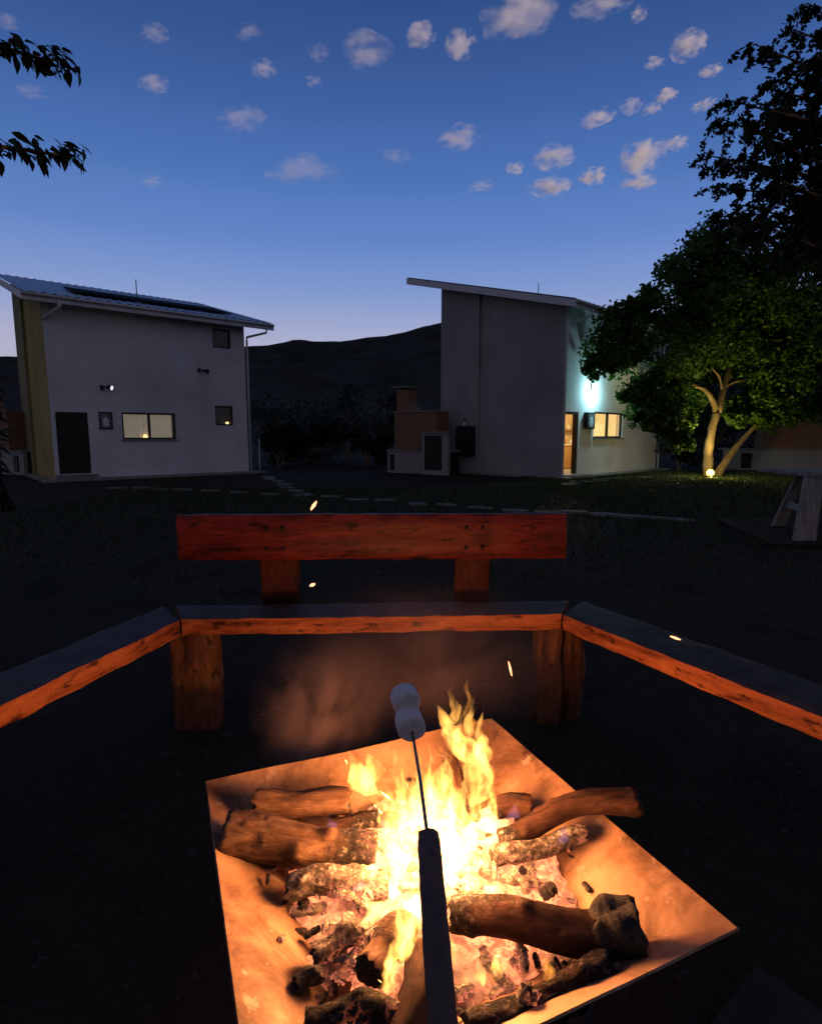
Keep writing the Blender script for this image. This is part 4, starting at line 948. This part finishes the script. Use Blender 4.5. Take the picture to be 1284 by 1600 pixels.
log('big black burnt stump at the end of the brown log', atZ(932, 1462, .352), atZ(1000, 1452, .372), .047, .054, 'black', 7, 'black', 'black', .006)
log('charred log along the near side plate below the stump', atZ(948, 1512, .335), atZ(735, 1625, .315), .032, .038, 'log_dark', 8, 'black', 'black', .01, .35)
log('log with its round cut end pointing away from the flames', atZ(576, 1522, .335), atZ(634, 1446, .325), .034, .033, 'log', 9, 'black', 'black')
log('reddish charred log across the near edge of the embers', atZ(478, 1600, .33), atZ(625, 1592, .325), .028, .030, 'log_dark', 10, 'black', 'black', .01, .5)
log('brown log lying behind the roasting stick', atZ(658, 1480, .33), atZ(625, 1660, .325), .030, .036, 'log_dark', 11, 'black', 'black', .01, -.2)
log('ash covered log breaking into glowing pieces', atZ(448, 1388, .325), atZ(606, 1384, .325), .030, .032, 'log_ash', 12, 'black', 'black', .012, .45)
log('short log leaning upright in the flames', atY(742, 1290, 1.42), atY(704, 1190, 1.60), .028, .024, 'log_dark', 13, 'black', 'black', .01, -.1)
log('crumbling ash white log lying under the crooked log', atZ(770, 1346, .33), atZ(915, 1308, .355), .024, .022, 'log_ash', 14, 'black', 'black', .012, .45)
log('glowing stub beside the round cut end log', atZ(490, 1492, .32), atZ(562, 1462, .325), .020, .022, 'log_ash', 15, 'black', 'black', .008, .5)
log('pink glowing stub standing by the near side plate', atZ(822, 1590, .325), atZ(828, 1545, .36), .016, .020, 'log_ash', 16, 'black', 'black', .004, .6)
log('short black stub at the left edge of the embers', atZ(462, 1540, .315), atZ(500, 1520, .32), .018, .016, 'black', 17, 'black', 'black', .003)

# ------------------------------------------------------------------ flames
def flamemat(name, c, s, streak=True):
    m = bpy.data.materials.new(name); m.use_nodes = True; nt = m.node_tree; nt.nodes.remove(nt.nodes['Principled BSDF'])
    e = new(nt, 'ShaderNodeEmission', Color=(*c, 1), Strength=s); nt.links.new(e.outputs[0], nt.nodes['Material Output'].inputs['Volume'])
    if streak:
        n = new(nt, 'ShaderNodeTexNoise', Scale=1.0, Detail=2, Roughness=.5, Distortion=.8); nt.links.new(coords(nt, (30, 30, 9)), n.inputs[0])
        r = new(nt, 'ShaderNodeMapRange'); r.inputs[1].default_value = .38; r.inputs[2].default_value = .60; r.inputs[3].default_value = .12 * s; r.inputs[4].default_value = 1.8 * s; r.interpolation_type = 'SMOOTHSTEP'
        nt.links.new(n.outputs[0], r.inputs[0]); nt.links.new(r.outputs[0], e.inputs['Strength'])
    return m
M['flame'] = flamemat('yellow_flame', (1, .44, .085), 60); M['flame_thin'] = flamemat('thin_orange_flame', (1, .36, .05), 26); M['flame_blue'] = flamemat('violet_flame', (.75, .45, .95), 9, False)
fire = thing('fire', 'tall yellow campfire flames rising from the logs', 'fire', PC + Vector((0, 0, FLR + .03)))
FB = fire.location.copy()
def tongue(pts, wid, seed, m='flame', flat=.5, rag=.55, sides=16, rings=34):
    P = smoothpath([atY(u, v, Y) for u, v, Y in pts], rings); n = len(wid) - 1; v = []; f = []
    tw = mn.noise(Vector((seed * 3.3, 0, 0))) * 2
    for i, p in enumerate(P):
        t = i / (rings - 1); k = min(int(t * n), n - 1); q = t * n - k; q = q * q * (3 - 2 * q) if k < n - 1 else q
        r = (wid[k] * (1 - q) + wid[k + 1] * q) * pts[0][2] * 1.08 / F
        r *= min(1, (t / .12) ** .5) if t < .12 else 1
        r = max(r, .0004)
        sway = mn.noise_vector(Vector((p.x * 14, p.z * 16, seed * 2.7))) * (.014 * t) + mn.noise_vector(Vector((p.x * 30, p.z * 45, seed * 1.3))) * (.006 * t)
        c = p + sway - FB
        for j in range(sides):
            a = 2 * pi * j / sides; dx, dy = cos(a), sin(a) * flat
            an = tw * t; dx, dy = dx * cos(an) - dy * sin(an), dx * sin(an) + dy * cos(an)
            e = 1 + rag * mn.noise(Vector((cos(a) * 1.5, sin(a) * 1.5, p.z * 34 + seed * 11))) + rag * .5 * mn.noise(Vector((cos(a) * 3, sin(a) * 3, p.z * 75 + seed)))
            v.append(c + Vector((dx * r * e, dy * r * e, r * .4 * e * mn.noise(Vector((cos(a) * 2, sin(a) * 2, seed + t * 4))))))
        if i:
            s = (i - 1) * sides
            for j in range(sides): f.append((s + j, s + (j + 1) % sides, s + sides + (j + 1) % sides, s + sides + j))
    f.append(tuple(range(sides))[::-1]); f.append(tuple(range(len(v) - sides, len(v))))
    return mk('flame', v, f, M[m], fire, True)
T = [([(690, 1425, 1.22), (692, 1360, 1.24), (682, 1300, 1.26), (664, 1245, 1.28), (652, 1200, 1.30)], [40, 52, 50, 30, 0]),
     ([(640, 1410, 1.22), (628, 1340, 1.24), (620, 1280, 1.26), (606, 1225, 1.30)], [26, 36, 32, 0]),
     ([(735, 1400, 1.26), (750, 1340, 1.28), (757, 1285, 1.30), (748, 1232, 1.32)], [18, 26, 20, 0]),
     ([(738, 1262, 1.44), (750, 1215, 1.46), (733, 1175, 1.48), (704, 1145, 1.50), (684, 1098, 1.52)], [18, 26, 28, 19, 0]),
     ([(742, 1225, 1.46), (750, 1185, 1.47), (744, 1150, 1.48), (752, 1112, 1.5)], [18, 18, 11, 0]),
     ([(712, 1165, 1.49), (716, 1145, 1.5), (722, 1122, 1.5), (716, 1098, 1.5)], [8, 10, 5, 0]),
     ([(578, 1244, 1.46), (562, 1220, 1.47), (554, 1195, 1.48), (547, 1170, 1.5)], [18, 20, 13, 0]),
     ([(572, 1232, 1.46), (582, 1208, 1.47), (584, 1192, 1.48), (572, 1174, 1.5)], [16, 16, 10, 0]),
     ([(615, 1278, 1.36), (598, 1252, 1.40), (582, 1232, 1.44), (600, 1205, 1.46)], [14, 14, 9, 0]),
     ([(655, 1430, 1.16), (642, 1480, 1.12), (620, 1520, 1.10), (596, 1552, 1.08)], [22, 22, 17, 5]),
     ([(585, 1452, 1.16), (602, 1415, 1.18), (600, 1375, 1.20), (588, 1330, 1.22)], [12, 18, 12, 0]),
     ([(610, 1440, 1.16), (622, 1400, 1.18), (612, 1360, 1.2), (600, 1318, 1.22)], [16, 20, 14, 0]),
     ([(720, 1395, 1.28), (716, 1320, 1.32), (704, 1250, 1.36), (694, 1178, 1.4)], [28, 34, 22, 0]),
     ([(672, 1250, 1.34), (690, 1222, 1.36), (688, 1205, 1.37), (694, 1178, 1.38)], [16, 14, 8, 0]),
     ([(700, 1420, 1.2), (712, 1380, 1.22), (722, 1330, 1.24), (728, 1270, 1.26)], [26, 26, 20, 0]),
     ([(768, 1400, 1.26), (774, 1360, 1.28), (768, 1320, 1.3), (776, 1262, 1.32)], [10, 14, 10, 0]),
     ([(738, 1512, 1.10), (734, 1488, 1.11), (726, 1466, 1.12), (732, 1438, 1.13)], [14, 12, 8, 0]),
     ([(862, 1522, 1.06), (852, 1504, 1.07), (848, 1488, 1.08), (858, 1470, 1.09)], [22, 17, 9, 0]),
     ([(880, 1515, 1.07), (874, 1498, 1.08), (882, 1480, 1.09)], [13, 9, 0]),
     ([(800, 1520, 1.10), (772, 1516, 1.10), (746, 1506, 1.10), (736, 1486, 1.11)], [12, 11, 8, 0]),
     ([(660, 1300, 1.30), (640, 1250, 1.33), (628, 1225, 1.35), (634, 1196, 1.37)], [22, 20, 10, 0]),
     ([(600, 1552, 1.08), (585, 1530, 1.09), (592, 1500, 1.10)], [10, 8, 0]),
     ([(650, 1560, 1.06), (644, 1520, 1.08), (650, 1470, 1.10), (660, 1420, 1.12)], [10, 16, 16, 0])]
rf = random.Random(21)
for i, (p, w) in enumerate(T):
    tongue(p, w, i + 1)
    for k in range(0 if i in (6, 7, 8, 17, 18) else 4 if max(w) > 24 else 2):     # licks breaking off the main tongues
        j = rf.randint(0, len(p) - 2); a, b = p[j], p[j + 1]; q = rf.random(); s = rf.choice((-1, 1)); wj = w[j] * .55
        u, v_, Y = a[0] + (b[0] - a[0]) * q + s * wj, a[1] + (b[1] - a[1]) * q, a[2] + (b[2] - a[2]) * q + rf.uniform(-.05, .05)
        h = rf.uniform(35, 75) * (.7 if v_ > 1400 else 1)
        tongue([(u, v_, Y), (u + s * rf.uniform(2, 10), v_ - h * .4, Y + .01), (u + rf.uniform(-8, 8), v_ - h * .7, Y + .015), (u + rf.uniform(-14, 14), v_ - h, Y + .02)], [wj * .45 + 3, wj * .4 + 3, 4, 0], 40 + i * 3 + k, rf.choice(('flame', 'flame_thin')))
for k in range(62):    # slender streaks through and in front of the main body
    u, v_ = rf.gauss(682, 44), rf.uniform(1290, 1440); Y = rf.uniform(1.12, 1.36); h = rf.uniform(55, 150) * max(.35, 1.15 - abs(u - 682) / 150)
    dx = (u - 680) * .10 + rf.uniform(-12, 12); w0 = rf.uniform(3.5, 9)
    tongue([(u, v_, Y), (u + dx * .2 + rf.uniform(-6, 6), v_ - h * .35, Y + .01), (u + dx * .6 + rf.uniform(-7, 7), v_ - h * .7, Y + .02), (u + dx, v_ - h, Y + .03)], [w0 * .7, w0, w0 * .6, 0], 200 + k, 'flame', .7, .7)
for k in range(20):    # the sheet of flame that runs down to the round log end
    q = k / 19; u, v_ = 654 - 58 * q + rf.uniform(-9, 9), 1425 + 135 * q; Y = atZ(u, v_, .38).y - .02; h = rf.uniform(50, 95) * (1 - .45 * q)
    tongue([(u, v_, Y), (u + rf.uniform(-2, 12), v_ - h * .4, Y + .005), (u + rf.uniform(0, 16), v_ - h * .75, Y + .01), (u + rf.uniform(2, 22), v_ - h, Y + .015)], [9, 12, 7, 0], 260 + k, 'flame', .8, .7)
for k in range(12):    # flames licking round the front logs
    u, v_ = rf.choice(((745, 1525), (790, 1530), (850, 1525), (735, 1540), (770, 1535))); u += rf.uniform(-16, 16); v_ += rf.uniform(-8, 8)
    Y = atZ(u, v_, .37).y - .02; h = rf.uniform(24, 52)
    tongue([(u, v_, Y), (u + rf.uniform(-6, 6), v_ - h * .4, Y), (u + rf.uniform(-9, 9), v_ - h * .75, Y + .005), (u + rf.uniform(-12, 12), v_ - h, Y + .01)], [7, 8, 4, 0], 320 + k, rf.choice(('flame', 'flame', 'flame_thin')), .7, .7)
for k in range(9):     # small flames over the coals
    u, v_ = rf.uniform(500, 860), rf.uniform(1420, 1540); p = atZ(u, v_, .33)
    h = rf.uniform(16, 34); tongue([(u, v_, p.y), (u + rf.uniform(-6, 6), v_ - h * .5, p.y), (u + rf.uniform(-9, 9), v_ - h, p.y)], [8, 7, 0], 140 + k, 'flame_thin', rings=16, sides=10)
for k, (u, v_) in enumerate(((520, 1300), (600, 1300), (560, 1392), (950, 1418), (800, 1280), (880, 1318))):
    p = atZ(u, v_, .36); tongue([(u, v_, p.y), (u + 2, v_ - 12, p.y), (u - 3, v_ - 26, p.y)], [11, 8, 0], 160 + k, 'flame_blue', rings=14, sides=10)
FIRE_W = 13.5
for (x, y, z, e) in ((.05, 1.27, .43, 1.4), (.12, 1.36, .48, 1.0), (-.04, 1.20, .42, .9), (.10, 1.16, .41, .6)):
    lamp('fire_light', 'POINT', fire, Vector((x, y, z)) - FB, FIRE_W * e, (1, .38, .12), .06)

for (x, y) in ((-.13, 1.32), (.20, 1.24), (.20, 1.42), (-.06, 1.10), (.14, 1.07)):     # low flames and coals spread over the bed
    lamp('ember_light', 'POINT', fire, Vector((x, y, .405)) - FB, .8, (1, .36, .13), .03)

# ------------------------------------------------------------------ roasting stick and marshmallows
M['handle'] = wood('dark_stick_handle', (.055, .024, .018), (.110, .050, .036), (.15, .075, .052), 2, .6, False)
M['mallow'] = mat('white_marshmallow', (.70, .64, .64), (.60, .53, .50), .95, 45, 6, .5, 160, spec=.1, dist=.002, lo=.40, hi=.72)
h0, h1 = atY(694, 1640, .43), atY(669, 1303, .655); k1 = atY(643, 1142, .86)
stick = thing('roasting_stick', 'metal skewer in a square dark wooden handle held over the fire', 'skewer', h0)
def stick_handle():
    ax = (h1 - h0); d = ax.normalized(); s = d.cross(Vector((0, -1, .6))).normalized(); n = d.cross(s); v = []; f = []; N = 26
    for i in range(N + 1):
        t = i / N; c = ax * t; w = .0140 + .0008 * mn.noise(Vector((t * 9, 0, 0)))
        if i == N: c = c - d * .001
        for k in range(12):
            a = 2 * pi * k / 12; x, y = cos(a), sin(a); q = max(abs(x), abs(y)); x, y = x / q * .75 + x * .25, y / q * .75 + y * .25
            e = w * (1 if i < N - 1 else .92) * (1 + .05 * mn.noise(Vector((x * 2, y * 2, t * 14))))
            v.append(c + s * x * e + n * y * e * .8 + (d * .010 * mn.noise(Vector((x * 3, y * 3, 4.))) if i >= N - 1 else Vector()))
        if i:
            o = (i - 1) * 12
            for k in range(12): f.append((o + k, o + (k + 1) % 12, o + 12 + (k + 1) % 12, o + 12 + k))
    f.append(tuple(range(12))[::-1]); f.append(tuple(range(len(v) - 12, len(v)))); mk('handle', v, f, M['handle'], stick, True)
    tip = k1 + (k1 - h1).normalized() * .085
    G().tube([h1 - h0 - d * .03, h1.lerp(k1, .5) - h0 + Vector((.001, 0, .001)), tip - h0], [.0026, .0026, .0016], 8).out('skewer', M['metal'], stick, True)
stick_handle()
def mallow(label, c, ax, r, l, seed):
    ax = Vector(ax).normalized(); s = ax.orthogonal().normalized(); b = ax.cross(s); v = []; f = []; n = 28
    prof = [(-.96, .0), (-1, .5), (-1, .78), (-.93, .93), (-.72, 1.0), (-.25, 1.02), (.25, 1.01), (.72, .99), (.93, .92), (1, .76), (1, .5), (.96, .0)]
    for z, q in prof:
        for k in range(n):
            a = 2 * pi * k / n; p = s * cos(a) + b * sin(a); e = 1 + .14 * mn.noise(Vector((cos(a) * 1.2, sin(a) * 1.2, z * .8 + seed * 5)))
            v.append(p * q * r * e + ax * (z * l * .5 * (1 + .06 * mn.noise(p * 2 + Vector((seed, 0, 0))))))
    for i in range(len(prof) - 1):
        for k in range(n): o = i * n; f.append((o + k, o + (k + 1) % n, o + n + (k + 1) % n, o + n + k))
    o = mk('marshmallow', v, f, M['mallow'], None, True, loc=c); o.modifiers.new('s', 'SUBSURF').render_levels = 1
    return tag(o, label, 'marshmallow', 'marshmallows on the skewer')
axk = (k1 - h1).normalized()
c1 = atY(640.5, 1130, .875); c2 = atY(633, 1093, .905)
mallow('white marshmallow threaded lower on the skewer', c1, axk, .0235, .040, 1)
mallow('white marshmallow at the tip of the skewer', c2, axk + Vector((-.25, .1, .05)), .0235, .036, 2)

# ------------------------------------------------------------------ sparks, smoke and small stones
M['spark'] = emit('glowing_spark', (1, .40, .20), 2.4)
iv, ifc = ico(1)
for lab, u, v_, Y, rx, s in (('orange spark floating in front of the backrest top', 490, 790, 2.0, -.95, (.022, .006, .006)), ('pale spark drifting below the red backrest board', 488, 914, 1.9, -.35, (.012, .006, .006)),
                             ('thin spark rising beside the right bench leg', 797, 1045, 1.75, 1.35, (.030, .0035, .0035)), ('pale spark above the right wing of the bench', 1055, 997, 1.8, .35, (.022, .004, .004))):
    o = mk('spark', [(q.x * s[0], q.y * s[1], q.z * s[2]) for q in iv], ifc, M['spark'], None, True, loc=atY(u, v_, Y), rot=(0, rx, 0)); tag(o, lab, 'spark', 'sparks rising from the fire')
def smokemat(name, dens, thr):
    m = bpy.data.materials.new(name); m.use_nodes = True; nt = m.node_tree; nt.nodes.remove(nt.nodes['Principled BSDF'])
    pv = new(nt, 'ShaderNodeVolumePrincipled'); pv.inputs['Color'].default_value = (.80, .58, .50, 1); pv.inputs['Anisotropy'].default_value = .2
    t = new(nt, 'ShaderNodeTexCoord'); ln = new(nt, 'ShaderNodeVectorMath', operation='LENGTH'); nt.links.new(t.outputs['Object'], ln.inputs[0])
    mp = new(nt, 'ShaderNodeMapping'); mp.inputs['Scale'].default_value = (1.9, 1.5, 1.2); mp.inputs['Rotation'].default_value = (0, R(20), 0); nt.links.new(t.outputs['Object'], mp.inputs[0])
    n = new(nt, 'ShaderNodeTexNoise', Scale=1.0, Detail=4, Roughness=.5, Distortion=1.0); nt.links.new(mp.outputs[0], n.inputs[0])
    a = new(nt, 'ShaderNodeMapRange'); a.inputs[1].default_value = thr; a.inputs[2].default_value = thr + .30; nt.links.new(n.outputs[0], a.inputs[0])
    b = new(nt, 'ShaderNodeMapRange'); b.inputs[1].default_value = .0; b.inputs[2].default_value = .97; b.inputs[3].default_value = 1; b.inputs[4].default_value = 0; b.interpolation_type = 'SMOOTHSTEP'; nt.links.new(ln.outputs['Value'], b.inputs[0])
    c = new(nt, 'ShaderNodeMath', operation='MULTIPLY'); c.use_clamp = True; nt.links.new(a.outputs[0], c.inputs[0]); nt.links.new(b.outputs[0], c.inputs[1])
    d = new(nt, 'ShaderNodeMath', operation='MULTIPLY'); d.inputs[1].default_value = dens; nt.links.new(c.outputs[0], d.inputs[0]); nt.links.new(d.outputs[0], pv.inputs['Density'])
    nt.links.new(pv.outputs[0], nt.nodes['Material Output'].inputs['Volume']); return m
iv3, if3 = ico(3)
for lab, c, s, dn, th, ry in (('grey smoke curling up behind the left logs', atY(496, 1118, 1.76), (.25, .15, .32), 5.0, .38, .25), ('thin smoke hanging between the flames and the bench', atY(650, 1045, 2.0), (.66, .22, .40), 1.8, .34, 0)):
    o = mk('smoke', iv3, if3, smokemat('smoke', dn, th), None, True, loc=c, rot=(0, ry, 0)); o.scale = s; tag(o, lab, 'smoke', kind='stuff')
rp = random.Random(12); iv2, if2 = ico(2)
for lab, u, v_ in (('small stone beside the foot of the left bench leg', 352, 1150), ('flat stone in front of the left bench leg', 262, 1182)):
    k = rp.uniform(.012, .026); o = mk('stone', [(q.x * k * 1.5, q.y * k, q.z * k * .5) + () if False else tuple(Vector((q.x * k * 1.5, q.y * k, q.z * k * .6)) * (1 + .3 * mn.noise(q * 1.4 + Vector((u, 0, 0))))) for q in iv2], if2, M['weathered_dark'], None, True, loc=atZ(u, v_, 0) + Vector((0, 0, k * .3))); tag(o, lab, 'stone', 'stones on the bare earth')

def gravel():
    rng = np.random.default_rng(8); n = 5200
    p = np.stack([rng.normal(0, 1.3, n), rng.uniform(.2, 3.4, n), np.zeros(n)], 1); sz = rng.gamma(2.0, .0026, n) + .002
    base = np.array([(1, 0, 0), (-.5, .87, 0), (-.5, -.87, 0), (0, 0, 1)], float); a = rng.uniform(0, 6.28, n)
    v = base[None] * sz[:, None, None] * np.stack([rng.uniform(.8, 1.8, n), np.ones(n), rng.uniform(.4, .9, n)], 1)[:, None, :]
    ca, sa = np.cos(a)[:, None], np.sin(a)[:, None]; x, y = v[..., 0] * ca - v[..., 1] * sa, v[..., 0] * sa + v[..., 1] * ca
    v = np.stack([x, y, v[..., 2]], -1) + p[:, None]
    f = (np.arange(n)[:, None, None] * 4 + np.array([(0, 1, 3), (1, 2, 3), (2, 0, 3)])[None]).reshape(-1, 3)
    tag(npmesh('gravel', v.reshape(-1, 3), f, M['weathered_dark']), 'loose grit on the bare earth round the fire', 'gravel', kind='stuff')
gravel()
